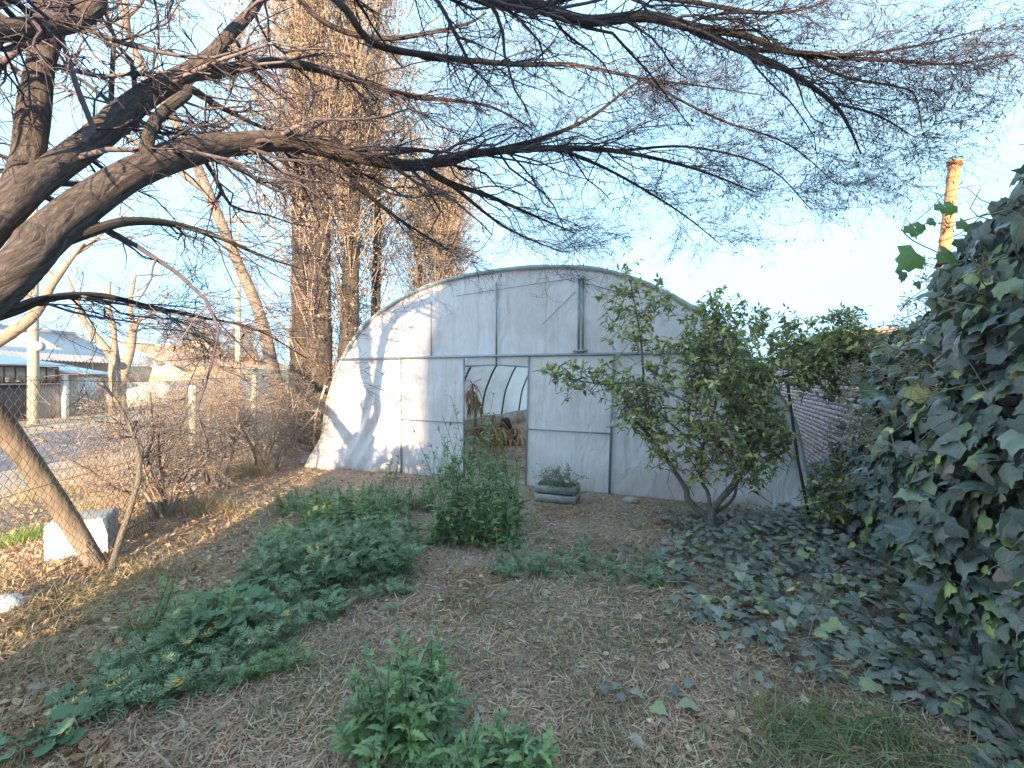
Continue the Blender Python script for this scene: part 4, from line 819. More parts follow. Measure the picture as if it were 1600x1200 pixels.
# ground ivy carpet
gi = empty('ground_ivy', (2.2, 3.4, 0), 'carpet of blue green ivy leaves spreading over the ground below the wall', 'ivy')
def ivedge(y):  # left edge of the carpet
    return np.interp(y, [1.5, 2.0, 2.3, 2.8, 3.4, 3.9, 4.5, 5.3], [2.15, 1.85, 1.5, 1.12, 1.0, .95, 1.3, 1.5])
n = 3600; y = ri.uniform(1.5, 5.4, n); x = ivedge(y) + (wallX(y) - .3 - ivedge(y)) * ri.uniform(-.12, 1, n)
fd_ = sstep(-.1, .8, x - ivedge(y)); kp = (ri.uniform(size=n) < .18 + .82 * fd_) & (noise(np.stack([x, y, x * 0], -1), 3.4, 3) + fd_ * .62 > .10); x, y = x[kp], y[kp]; n = len(x)
pos = np.stack([x, y, gz(x, y) + ri.uniform(.02, .10, n) * (0.5 + fd_[kp])], -1); a = ri.uniform(0, 6.28, n)
D = np.stack([np.cos(a), np.sin(a), ri.normal(size=n) * .25 - .1], -1); up = np.array([0, 0, 1.0]) + ri.normal(size=(n, 3)) * .28; up[:, 1] -= .25; up[:, 0] -= .1
sz = np.clip(.065 * np.exp(ri.normal(size=n) * .3), .03, .115); FR = frames(D, up); order = np.argsort(-(sz / y * np.where(x / y < 1.14, 1, 0))); glm = mkmesh('leaf', IV, IF, M['ivy_ground'], smooth=True, uv=IV[:, :2])
for k in order[:296]: leafobj(gi, glm, pos[k], FR[k], float(sz[k]))
V, F = scatter(IV, IF, pos[order[296:]], FR[order[296:]], sz[order[296:]]); mk('foliage', V, F, M['ivy_ground'], gi, smooth=True, uv=np.tile(IV[:, :2], (n - 296, 1)), kind='stuff')
n = 150; y = ri.uniform(1.7, 5, n); x = ivedge(y) + ri.uniform(0, 1.2, n); S = np.stack([x, y, gz(x, y) + .02], -1); P = grow(S, np.stack([ri.normal(size=n), ri.normal(size=n), np.full(n, .1)], -1), ri.uniform(.2, .6, n), 8, .3, .02, ri); P[..., 2] = np.maximum(P[..., 2], gz(P[..., 0], P[..., 1]) + .006)
V, F = tubes(P, np.full((n, 8), .003), 4); mk('runner', V, F, M['twig_pale'], gi, kind='stuff')
# the row of loose leaves out on the grass
rw = empty('ivy_sprig', gnd(1030, 1095), 'single ivy runner with a row of round leaves out on the dry grass', 'ivy')
for (u, v, s, a) in ((940, 1075, .06, .3), (965, 1072, .05, 2), (995, 1085, .07, 1.2), (1022, 1100, .085, -1), (1050, 1080, .065, .6), (1082, 1070, .075, 1.9), (1078, 1105, .10, 1.3), (975, 1088, .05, 3)):
    p = gnd(u, v, .05); leafobj(rw, glm, p, frames(np.array([[math.cos(a), math.sin(a), 0]]), np.array([[.05 * math.sin(u), -.45, 1.0]]))[0], s)

# evergreen boughs reaching over the wall + orange tree
CL = np.array([[0, 0, 0], [-.16, .25, .03], [.16, .25, .03], [0, .3, -.03], [-.2, .55, .04], [.2, .55, .04], [0, .6, -.03], [0, 1, -.12]])
CF = [np.array([[0, 3, 4, 1], [0, 2, 5, 3], ])[:0].reshape(0, 4), np.array([[0, 3, 1], [0, 2, 3], [1, 3, 4], [3, 6, 4], [2, 5, 3], [3, 5, 6], [4, 6, 7], [6, 5, 7]])]
CF = CF[1]
def leafy(e, blobs, n, sz, mat, seed, nobj=290, twigs_from=None):
    """blobs: (u, v, Y, radius_px) crown lumps; leaves sit in rosettes at twig ends"""
    r = np.random.default_rng(seed); B = np.array([(*at(u, v, Y), rp / FPX * Y) for u, v, Y, rp in blobs]); w = B[:, 3] ** 2.2; w /= w.sum()
    nr = n // 6; k = r.choice(len(B), nr, p=w); d = rdir(nr, r); rad = r.uniform(.25, 1, nr) ** .5
    C = B[k, :3] + d * (B[k, 3] * rad)[:, None] * np.array([1, .8, .95]); C += .05 * r.normal(size=(nr, 3))
    C = C[noise(C, 4.5, 3) > -.16]; nr = len(C)
    tw = nrm(np.concatenate([r.normal(size=(nr, 2)) * .6, r.uniform(.0, 1.0, (nr, 1))], 1))
    # little twig under each rosette
    P = np.stack([C - tw * .16, C - tw * .06 + r.normal(size=(nr, 3)) * .01, C + tw * .05], 1); V, F = tubes(P, np.tile([.004, .003, .002], (nr, 1)), 3); mk('twig', V, F, M['twig'], e, kind='stuff')
    m = 7; t = r.uniform(-.12, .06, (nr, m)); pos = (C[:, None] + tw[:, None] * t[..., None]).reshape(-1, 3); T = tw.repeat(m, 0)
    D = swing(T, r.uniform(.5, 1.4, len(T)), r); D[:, 2] -= .15; s = r.uniform(.65, 1.25, len(T)) * sz
    FR = frames(D, T + r.normal(size=T.shape) * .3 + [0, 0, .4]); order = np.argsort(pos[:, 1] - 25 * (s - sz)); lm = mkmesh('leaf', CL, CF, mat)
    for i in order[:nobj]: leafobj(e, lm, pos[i], FR[i], float(s[i]))
    V, F = scatter(CL, CF, pos[order[nobj:]], FR[order[nobj:]], s[order[nobj:]]); mk('foliage', V, F, mat, e, kind='stuff')
tb = gnd(1110, 834)
ct = empty('citrus_tree', tb, 'small leafy citrus tree with a short forked trunk before the greenhouse', 'tree')
CK = []
def cl(name, pts, S=12): return limb(pts, ct, name, M['bark_cit'], S, .08, CK, .03)
cl('trunk', [(1110, 845, 4.75, .06), (1111, 825, 4.75, .052), (1111, 805, 4.76, .05), (1112, 795, 4.77, .048)], 16)
cl('limb', [(1110, 812, 4.76, .035), (1092, 797, 4.78, .034), (1075, 780, 4.8, .032), (1072, 765, 4.8, .03), (1060, 745, 4.8, .024), (1030, 700, 4.8, .022), (1000, 665, 4.7, .018), (975, 640, 4.6, .012)])
cl('limb', [(1112, 800, 4.77, .03), (1122, 785, 4.7, .032), (1148, 755, 4.6, .032), (1160, 735, 4.55, .022), (1175, 690, 4.5, .016), (1190, 640, 4.5, .01)])
cl('limb', [(1110, 800, 4.77, .022), (1106, 770, 4.85, .02), (1095, 745, 4.9, .018), (1100, 690, 4.95, .016), (1120, 620, 5, .014), (1120, 540, 5, .01), (1118, 480, 5, .006)])
cl('limb', [(1118, 800, 4.8, .018), (1140, 785, 4.85, .017), (1150, 760, 4.9, .014), (1140, 700, 5, .012)])
cl('limb', [(1030, 700, 4.8, .014), (1010, 640, 4.85, .014), (1005, 580, 4.9, .012), (1000, 520, 4.95, .01), (985, 440, 5, .006)])
cl('limb', [(1080, 690, 4.8, .012), (1030, 640, 4.7, .012), (1090, 640, 4.5, .01), (1010, 600, 4.5, .01), (940, 600, 4.6, .008), (880, 590, 4.6, .005)])
leafy(ct, [(985, 428, 5, 24), (1005, 470, 5, 38), (965, 470, 5, 28), (985, 510, 4.9, 36), (1120, 490, 4.9, 36), (1100, 530, 4.8, 55), (1060, 575, 4.7, 55), (1140, 570, 4.8, 65), (1180, 525, 4.9, 45), (1050, 630, 4.7, 55), (1120, 640, 4.6, 65), (1185, 620, 4.7, 55), (1140, 700, 4.55, 48), (1190, 690, 4.6, 38), (1080, 690, 4.6, 42), (1180, 735, 4.5, 24), (990, 610, 4.7, 40), (905, 588, 4.6, 24), (875, 582, 4.6, 16), (945, 590, 4.6, 26), (1030, 660, 4.7, 34), (1010, 640, 4.65, 40), (1050, 700, 4.65, 36), (1215, 585, 4.75, 46), (1215, 670, 4.6, 34), (1100, 735, 4.7, 26)], 10800, .078, M['citrus'], 61)
# pruned stubs with pale cut ends
for (u, v) in ((1146, 683), (1158, 684), (1150, 740)):
    a = at(u, v, 4.25); V, F = tubes(np.array([[a + [0, .1, 0], a]]), np.full((1, 2), .017), 10, caps=True); mk('cut_stub', V, F, M['bark_cit'], ct)
ev = empty('overhanging_shrub', (wallX(4.9), 4.9, 0), 'evergreen boughs leaning from the ivy wall over the greenhouse corner', 'shrub'); EK = []
limb([(1420, 700, 4.6, .05), (1400, 600, 4.6, .05), (1350, 555, 4.75, .045), (1280, 575, 4.85, .04), (1200, 598, 4.9, .034), (1140, 612, 5.0, .02)], ev, 'limb', M['bark'], 12, .1, EK, .04)
leafy(ev, [(1250, 560, 4.9, 45), (1300, 560, 4.85, 50), (1350, 545, 4.75, 50), (1395, 550, 4.6, 48), (1320, 515, 4.9, 32), (1330, 500, 4.9, 24), (1270, 525, 5.0, 32), (1215, 515, 5.1, 30), (1180, 500, 5.2, 24), (1240, 600, 4.8, 30), (1300, 600, 4.8, 26), (1380, 600, 4.6, 36), (1220, 640, 4.7, 22), (1310, 780, 4.7, 45), (1360, 740, 4.5, 50)], 5600, .075, M['citrus'], 62)

# ------------------------------------------------------------------ wooden crate planter
cc = gnd(871, 782); cz = float(gz(cc[0], cc[1])); ca = math.atan2(GE[1], GE[0]) + .04
cr_ = empty('wooden_crate', (cc[0], cc[1], cz), 'grey slatted wooden crate used as a planter before the right door leaf', 'crate')
cx_ = np.array([math.cos(ca), math.sin(ca), 0]); cy_ = np.array([-math.sin(ca), math.cos(ca), 0])
def cb(name, dx, dy, dz, s, mat=M['crate']): 
    o = mk(name, *box(np.array([cc[0], cc[1], cz + dz]) + cx_ * dx + cy_ * dy, s, ca), mat, cr_); return o
for k in range(2):
    for sy in (-.14, .14): cb('slat', 0, sy, .06 + k * .115, (.55, .014, .092))
    for sx in (-.268, .268): cb('slat', sx, 0, .065 + k * .115, (.014, .262, .092))
for sx in (-.25, .25):
    for sy in (-.122, .122): cb('corner_post', sx, sy, .12, (.03, .022, .24))
cb('bottom_board', 0, 0, .012, (.5, .25, .012)); cb('soil', 0, 0, .12, (.515, .255, .17), M['soil'])
cp = empty('potted_herb', (cc[0], cc[1], cz + .19), 'wiry grey green herb growing in the wooden crate', 'plant'); r = np.random.default_rng(71)
n = 40; S = np.array([cc[0], cc[1], cz + .19]) + cx_ * r.uniform(-.2, .2, (n, 1)) + cy_ * r.uniform(-.08, .08, (n, 1)); D = np.concatenate([r.normal(size=(n, 2)) * .55, np.ones((n, 1))], 1)
P = grow(S, D, r.uniform(.12, .38, n), 7, .2, .02, r); acc = Acc(); acc.add(*tubes(P, np.linspace(.004, .002, 7)[None].repeat(n, 0), 4)); p, T, t, m = along(P, 5, r, .2, 1); Q = grow(p, swing(T, .8, r), r.uniform(.04, .12, len(p)), 4, .2, 0, r); acc.add(*tubes(Q, np.full((len(p), 4), .0018), 3)); acc.build('stem', M['twig_pale'], cp, kind='stuff')
p, T, t, m = along(Q, 5, r, .1, 1); TL = np.array([[0, 0, 0], [-.14, .5, .03], [.14, .5, .03], [0, 1, 0]]); V, F = scatter(TL, np.array([[0, 2, 3, 1]]), p, frames(swing(T, .9, r), rdir(len(p), r)), r.uniform(.02, .045, len(p))); mk('foliage', V, F, M['weed_blue'], cp, kind='stuff')

# ------------------------------------------------------------------ inside the greenhouse
def gin(u, v): return gnd(u, v)
dp = gin(740, 715); dz0 = 0.0
dd = empty('dead_yucca', (dp[0], dp[1], 0), 'dead plant with drooping dry leaves inside the greenhouse doorway', 'plant'); r = np.random.default_rng(81)
def drytuft(par, c, n, L, r, mat, grav=.25, w=.02, up=.8):
    a = r.uniform(0, 6.28, n); D = np.stack([np.cos(a), np.sin(a), r.uniform(-.2, 1, n) * up], -1); P = grow(np.tile(c, (n, 1)), D, L * r.uniform(.6, 1.1, n), 7, .06, grav, r)
    X = nrm(np.cross(D, [0, 0, 1.0]))[:, None]; wv = (w * np.array([.5, 1, 1, .9, .7, .45, .08]))[None, :, None]; V = np.stack([P - X * wv, P + X * wv], 2).reshape(-1, 3)
    idx = np.arange(n * 14).reshape(n, 7, 2); F = np.stack([idx[:, :-1, 0], idx[:, :-1, 1], idx[:, 1:, 1], idx[:, 1:, 0]], -1).reshape(-1, 4); return mk('leaf_tuft', V, F, mat, par, kind='stuff')
for k, (du, dv_, Y) in enumerate(((738, 600, dp[1]), (772, 655, dp[1] + .4))):
    tp_ = at(du, dv_, Y); base = np.array([dp[0] + .1 * k, Y, -.02]); V, F, uv, P, rr = limb_mesh(np.array([base, (base + tp_) / 2 + [.05, 0, .1], tp_]), np.array([.04, .028, .02]), .08, 10, .1, k); mk('stem', V, F, M['bark_pale'], dd, smooth=True, uv=uv)
    drytuft(dd, tp_, 30, .75, r, M['litter'], .22, .010, 1.2); drytuft(dd, tp_ + [r.normal() * .1, 0, -.12], 70, .6, r, M['litter'], .62, .011, .3); drytuft(dd, tp_ + [.05, 0, -.3], 50, .6, r, M['rust_leaf'], .7, .010, .1)
pp = gin(785, 690); ph = empty('dry_frond_heap', (pp[0], pp[1], 0), 'heap of dry brown palm fronds on the greenhouse floor', 'plant waste')
for k in range(14): drytuft(ph, np.array([pp[0] + r.uniform(-.6, .45), pp[1] + r.uniform(-.5, .4), r.uniform(.05, .42)]), 22, .55, r, [M['straw_gold'], M['rust_leaf'], M['litter']][k % 3], .4, .03)
pot = empty('black_pot', (pp[0] + .2, pp[1] - .1, .3), 'round black plant pot tipped on the heap of dry fronds', 'pot'); 
a = np.array([pp[0] + .12, pp[1] - .3, .46]); ax = nrm(np.array([.3, .5, -.45])); V, F = tubes(np.array([[a - ax * .12, a - ax * .1, a + ax * .12]]), np.array([[.135, .12, .09]]), 18, caps=True); mk('pot_body', V, F, M['black'], pot, smooth=True)
V, F = tubes(np.array([[a - ax * .135, a - ax * .11]]), np.full((1, 2), .145), 18, caps=True); mk('pot_rim', V, F, M['black'], pot)
for k, (u, v, lab) in enumerate(((770, 672, 'grey concrete block inside the greenhouse left of the frond heap'), (752, 676, 'low grey block beside the dead plant inside the greenhouse'))):
    q = gin(u, v); o = mk('cement_block', *box((q[0], q[1], .22), (.6, .35, .46), .3 + k), M['concrete']); setp(o, lab, 'block')

n = 1500; s_ = r.uniform(2.0, 5.8, n); d_ = r.uniform(.1, 9, n); P_ = gpt(s_, s_ * 0, d_); P_[:, 2] = gz(P_[:, 0], P_[:, 1]) + r.uniform(.005, .05, n)
TLq = np.array([[0, 0, 0], [-.3, .4, .1], [.3, .5, .15], [0, 1, .05]]); V, F = scatter(TLq, np.array([[0, 2, 3, 1]]), P_, frames(np.concatenate([r.normal(size=(n, 2)), np.zeros((n, 1))], 1), np.array([0, 0, 1.0]) + r.normal(size=(n, 3)) * .4), r.uniform(.03, .16, n))
setp(mk('leaf_litter', V, F, M['litter']), 'brown debris strewn on the floor inside the greenhouse', 'leaves', kind='stuff')
# ------------------------------------------------------------------ stones
def stone(label, p, s, seed, mat=M['stone']):
    r = np.random.default_rng(seed); bm = bmesh.new(); bmesh.ops.create_icosphere(bm, subdivisions=3, radius=1); V = np.array([v.co[:] for v in bm.verts]); F = np.array([[v.index for v in f.verts] for f in bm.faces]); bm.free()
    V = V * (1 + .25 * noise(V + seed, 1.5, 3))[:, None] * np.array(s); o = mk('stone', V + np.array([p[0], p[1], float(gz(p[0], p[1])) + s[2] * .35]), F, mat, smooth=True); setp(o, label, 'stone')
stone('flat grey stone lying right of the citrus trunk', gnd(1145, 842), (.13, .09, .05), 1); stone('grey stone at the greenhouse foot below the right sheet', gnd(985, 785), (.11, .08, .05), 2)
stone('pale whitish stone at the left edge in the dry grass', gnd(8, 965), (.09, .10, .08), 3, M['white_paint']); stone('small pale round stone on the bare middle ground', gnd(876, 975), (.028, .03, .028), 4, M['litter_pale'])

# ------------------------------------------------------------------ weeds
def leaf_template(kind):
    if kind == 'feather':
        V, F = [], []; n = 7
        for i in range(n + 1): t = i / n; V += [[-.02, t, .35 * t - .55 * t * t], [.02, t, .35 * t - .55 * t * t]]
        F4 = [[2 * i, 2 * i + 1, 2 * i + 3, 2 * i + 2] for i in range(n)]; F3 = []
        for i in range(1, n + 1):
            t = i / n; zc = .35 * t - .55 * t * t; L = .30 * math.sin(math.pi * (t * .8 + .12))
            for s in (-1, 1):
                b = len(V); V += [[s * .02, t - .055, zc], [s * L * .6, t - .02, zc + .02], [s * L, t + .1, zc - .03], [s * .02, t + .03, zc]]; F4.append([b, b + 1, b + 2, b + 3])
        return np.array(V), np.array(F4)
    if kind == 'lance':
        V, F = [], []; w = [.03, .12, .07, .17, .09, .18, .08, .13, .05, .01]; n = len(w)
        for i, ww in enumerate(w): t = i / (n - 1); zc = .3 * t - .6 * t * t; V += [[-ww, t, zc + ww * .25], [0, t, zc], [ww, t, zc + ww * .25]]
        for i in range(n - 1): b = 3 * i; F += [[b, b + 1, b + 4, b + 3], [b + 1, b + 2, b + 5, b + 4]]
        return np.array(V), np.array(F)
    if kind == 'round':
        n = 15; V = [[0, .08, -.08]]; 
        for i in range(n): a = -math.pi / 2 + .35 + (2 * math.pi - .7) * i / (n - 1); rr = .5 + .06 * math.cos(i * math.pi); V.append([math.cos(a) * rr, .45 + math.sin(a) * rr, .06 * math.cos(i * math.pi) + .05])
        return np.array(V), np.array([[0, i, i + 1] for i in range(1, n)])
FT, LT, RT = leaf_template('feather'), leaf_template('lance'), leaf_template('round')
def weed_geo(r, x, y, W, H, n, tmpl, L, upright, stems=True, leaves_per=12):
    """n stems over a patch of half width W; returns (stem geometry, leaf geometry)"""
    a = r.uniform(0, 6.28, n); q = np.sqrt(r.uniform(0, 1, n)); sx, sy = x + np.cos(a) * q * W, y + np.sin(a) * q * W * .8
    S = np.stack([sx, sy, gz(sx, sy) - .01], -1); D = np.stack([np.cos(a) * q * (1.4 - upright), np.sin(a) * q * (1.4 - upright), np.full(n, .35 + upright)], -1) + r.normal(size=(n, 3)) * .14
    P = grow(S, D, H * r.uniform(.5, 1.1, n) * (1.1 - .35 * q), 7, .1, -.02, r); P[..., 2] = np.maximum(P[..., 2], gz(P[..., 0], P[..., 1]) + .01)
    sg = tubes(P, np.linspace(.0045, .0018, 7)[None].repeat(n, 0), 4)
    p, T, t, m = along(P, leaves_per, r, .0, 1.0); nn = len(p); ang = r.uniform(0, 6.28, nn); out = np.stack([np.cos(ang), np.sin(ang), r.uniform(-.1, .7, nn)], -1)
    s = L * r.uniform(.55, 1.15, nn) * (1.15 - .65 * t); FR = frames(out + T * .35, np.array([0, 0, 1.0]) + r.normal(size=(nn, 3)) * .3); tw = tmpl[0]
    return sg, scatter(tw, tmpl[1], p, FR, s)
def weed(name, label, u, v, W, H, n, tmpl, L, up, seed, mat=M['weed'], cat='weed', lp=12):
    g = gnd(u, v); r = np.random.default_rng(seed); e = empty(name, (g[0], g[1], float(gz(g[0], g[1]))), label, cat); sg, lg = weed_geo(r, g[0], g[1], W, H, n, tmpl, L, up, leaves_per=lp)
    mk('stem', *sg, M['stem'], e, kind='stuff'); mk('foliage', *lg, mat, e, kind='stuff'); return e
weed('tall_weed', 'tallest bright green weed clump in front of the open doorway', 742, 842, .46, 1.42, 62, LT, .15, 1.6, 101, lp=20)
weed('tall_weed', 'tall weed standing at the right of the doorway clump', 797, 815, .2, 1.1, 13, LT, .16, 1.6, 102, lp=20)
weed('tall_weed', 'slender weed stems against the lower left door leaf', 692, 765, .28, .85, 10, LT, .13, 1.6, 103, lp=14)
weed('tall_weed', 'sparse dark weed stalks against the draped film left of the door leaf', 612, 752, .2, .75, 7, LT, .11, 1.6, 104, M['weed_blue'], lp=12)
weed('weed_patch', 'low feathery green weed patch left of the doorway clump', 560, 812, .62, 0.55, 66, FT, 0.136, 1.00, 105, lp=12)
weed('weed_patch', 'yellowish green weeds below the left door leaf', 625, 800, .4, 0.47, 26, FT, 0.120, 1.15, 106, lp=12)
weed('weed_patch', 'dark blue green feathery weed mound in the middle of the yard', 545, 893, .50, 0.47, 74, FT, 0.160, 0.93, 107, M['weed_blue'], lp=14)
weed('weed_patch', 'feathery weed mound left of the dark middle mound', 470, 905, .45, 0.42, 56, FT, 0.144, 0.85, 108, M['weed_blue'], lp=13)
weed('weed_patch', 'weeds at the sunny edge above the feathery mounds', 490, 850, .42, 0.31, 26, FT, 0.128, 0.85, 109, lp=11)
weed('weed_patch', 'dark feathery weeds between the mallow and the yard middle', 420, 985, .36, 0.26, 30, FT, 0.136, 0.78, 110, M['weed_blue'], lp=12)
weed('weed_patch', 'sprawling feathery weeds at the lower left', 245, 1060, .34, 0.29, 34, FT, 0.136, 0.78, 111, M['weed_blue'], lp=12)
weed('weed_patch', 'weeds with pale tips between the sprawling patch and the mallow', 290, 1000, .32, 0.34, 24, FT, 0.128, 1.15, 112, lp=12)
weed('tall_weed', 'single weed stem rising into the sun at the edge of the shade', 228, 985, .06, .50, 3, FT, .11, 1.2, 113, lp=16)
weed('tall_weed', 'leafy green weed in the foreground left of centre', 622, 1165, .17, .46, 26, LT, .115, .9, 114, lp=17)
weed('tall_weed', 'taller back shoot of the foreground weeds', 655, 1085, .11, .42, 11, LT, .11, 1.0, 115, lp=15)
weed('weed_patch', 'green weed tips at the bottom edge of the yard', 790, 1215, .15, .28, 16, LT, .11, 1.0, 116, lp=12)
weed('weed_patch', 'low broad green weeds at the bottom edge beside the foreground clump', 700, 1225, .13, .2, 8, LT, .14, .7, 117, lp=10)
weed('weed_patch', 'small feathery weed right of the doorway clump', 812, 895, .22, 0.22, 16, FT, 0.104, 0.85, 118, M['weed_blue'], lp=10)
weed('weed_patch', 'thin feathery weed on the bare ground right of the middle', 905, 897, .28, 0.13, 13, FT, 0.088, 0.55, 119, M['weed_blue'], lp=8)
weed('weed_patch', 'little rosette of weeds at the edge of the dry turf', 440, 1050, .17, 0.16, 10, FT, 0.104, 0.70, 120, lp=9)
weed('weed_patch', 'green leafy weeds beside the citrus trunk', 1085, 825, .2, 0.18, 12, FT, 0.080, 0.70, 121, lp=8)
weed('weed_patch', 'scattered small weeds on the sunlit slope right of the bare shrub', 400, 800, .45, 0.13, 12, FT, 0.080, 0.55, 122, lp=6)
weed('weed_patch', 'upright light green weeds beside the mound nearest the sunlit slope', 470, 800, .34, .5, 22, FT, .11, 1.1, 151, lp=12); weed('tall_weed', 'slim pale stems rising from the mounds left of the doorway clump', 600, 835, .3, .7, 14, LT, .10, 1.5, 152, lp=14)
def mallow(label, u, v, W, n, sz, H, seed):
    g = gnd(u, v); r = np.random.default_rng(seed); e = empty('mallow', (g[0], g[1], 0), label, 'weed'); a = r.uniform(0, 6.28, n); q = np.sqrt(r.uniform(.02, 1, n))
    x, y = g[0] + np.cos(a) * q * W, g[1] + np.sin(a) * q * W * .8; p = np.stack([x, y, gz(x, y) + H * (1.1 - .6 * q) * r.uniform(.7, 1.1, n)], -1); D = np.stack([np.cos(a), np.sin(a), r.normal(size=n) * .2], -1); up = np.array([0, 0, 1.0]) + r.normal(size=(n, 3)) * .3; up[:, 1] -= .35
    FR = frames(D, up); s = sz * r.uniform(.6, 1.15, n); me = mkmesh('leaf', *RT, M['mallow'])
    for k in range(n): leafobj(e, me, p[k], FR[k], float(s[k]))
    S = np.tile(np.array([g[0], g[1], 0.0]), (n, 1)); S[:, :2] += r.normal(size=(n, 2)) * .05; P = np.stack([S, S * .45 + p * .55 + [0, 0, .03], p], 1); V, F = tubes(P, np.full((n, 3), .0032), 4); mk('leaf_stalk', V, F, M['stem'], e, kind='stuff')
mallow('mallow with large round leaves among the feathery weeds', 348, 985, .30, 46, .105, .24, 131); mallow('small mallow with round leaves at the bottom left corner', 62, 1165, .16, 18, .085, .10, 132); mallow('low mallow leaves beside the sprawling weeds', 165, 1085, .2, 12, .06, .07, 133)
mallow('few pale round leaves before the ground ivy at the citrus side', 1000, 905, .2, 16, .06, .07, 134)

# grass tufts
def blades(r, pts, L, mat, par=None, name='blade', w=.0028, lean=.7, grav=.15, nseg=4, kind='stuff'):
    n = len(pts); a = r.uniform(0, 6.28, n); D = np.stack([np.cos(a) * lean, np.sin(a) * lean, np.ones(n)], -1) + r.normal(size=(n, 3)) * .2; P = grow(pts, D, L, nseg, .08, grav, r)
    X = nrm(np.cross(D, np.array([0, 0, 1.0]) + r.normal(size=(n, 3)) * .3))[:, None]; wv = (np.asarray(w) * np.linspace(1, .12, nseg))[None, :, None] if np.ndim(w) == 0 else (w[:, None] * np.linspace(1, .12, nseg)[None])[..., None]
    V = np.stack([P - X * wv, P + X * wv], 2).reshape(-1, 3); idx = np.arange(n * nseg * 2).reshape(n, nseg, 2); F = np.stack([idx[:, :-1, 0], idx[:, :-1, 1], idx[:, 1:, 1], idx[:, 1:, 0]], -1).reshape(-1, 4)
    return mk(name, V, F, mat, par, kind=kind)
def tuft(label, u, v, W, n, L, mat, seed, lean=.7, grav=.18, w=.003, z=0.0):
    g = gnd(u, v, z); r = np.random.default_rng(seed); a = r.uniform(0, 6.28, n); q = np.sqrt(r.uniform(0, 1, n)) * W; x, y = g[0] + np.cos(a) * q, g[1] + np.sin(a) * q * .7
    e = empty('grass_tuft', (g[0], g[1], float(gz(g[0], g[1]))), label, 'grass'); blades(r, np.stack([x, y, gz(x, y) - .005], -1), L * r.uniform(.5, 1.15, n), mat, e, 'blade', w, lean, grav, 6)
tuft('long green grass tuft at the bottom right below the ground ivy', 1290, 1175, .36, 380, .32, M['grass'], 201, 1.1, .2, .0034); tuft('green grass clump in the bottom right corner', 1430, 1195, .36, 300, .32, M['grass'], 202, 1.1, .2, .0034)
tuft('bright grass tuft before the citrus trunk', 1092, 870, .2, 300, .16, M['grass'], 203); tuft('bright green sunlit grass tuft beyond the fence', 38, 835, .22, 420, .2, M['grass_lit'], 204, .5, .05, z=-.05)
tuft('thin green grass wisps in the bare middle ground', 720, 1030, .3, 120, .16, M['grass'], 205, 1.0, .2, .0022); tuft('thin grass wisps by the ivy sprig', 950, 1095, .28, 150, .15, M['grass'], 206, .9, .15, .0022)
tuft('sparse olive grass between the middle ground and the ivy', 1080, 1000, .5, 420, .07, M['grass'], 207, .9, .2, .0022)
for k, (u, v, W, n, L, lab) in enumerate(((150, 940, .35, 520, .38, 'dry straw clump at the foot of the leaning log'), (45, 975, .35, 520, .36, 'golden dry grass clump by the fence at the left edge'), (240, 905, .3, 260, .22, 'dry grass behind the sapling foot'), (60, 1040, .4, 420, .2, 'thin dry grass at the sunny left edge below the fence'), (375, 745, .5, 700, .45, 'tall golden dry grass at the fence left of the poplar'), (320, 800, .4, 380, .3, 'dry grass around the bare shrub foot'), (440, 715, .4, 400, .35, 'dry grass at the foot of the leaning tree'), (180, 780, .6, 600, .3, 'dry grass on the ditch bank behind the block'), (90, 760, .6, 500, .3, 'dry grass on the ditch bank at the left'))):
    tuft(lab, u, v, W, n, L, M['straw_gold'], 210 + k, 1.1 if k in (0, 1, 3) else .55, .3 if k in (0, 1) else .12)
for k, (u, v, W, lab) in enumerate(((880, 800, .35, 'rusty dry fern litter in front of the crate'), (1045, 822, .25, 'rusty dry fronds left of the citrus trunk'), (745, 905, .3, 'rusty dead weeds at the front of the doorway clump'), (700, 950, .3, 'brown dead weed litter below the doorway clump'))):
    tuft(lab, u, v, W, 520, .12, M['rust_leaf'], 230 + k, 1.2, .3, .004)
for (u, v, vt, lab) in ((776, 893, 826, 'single dry brown stalk standing in front of the weeds'), (1002, 900, 858, 'thin dry stalk at the edge of the ground ivy')):
    g = gnd(u, v); e = empty('dry_stalk', g, lab, 'stalk'); tq = at(u - 1, vt, g[1]); V, F = tubes(np.array([[g, (g + tq) / 2 + [.01, 0, 0], tq]]), np.array([[.004, .003, .0025]]), 6); mk('stem', V, F, M['straw_gold'], e); drytuft(e, tq, 8, .05, np.random.default_rng(4), M['rust_leaf'], .3, .006)

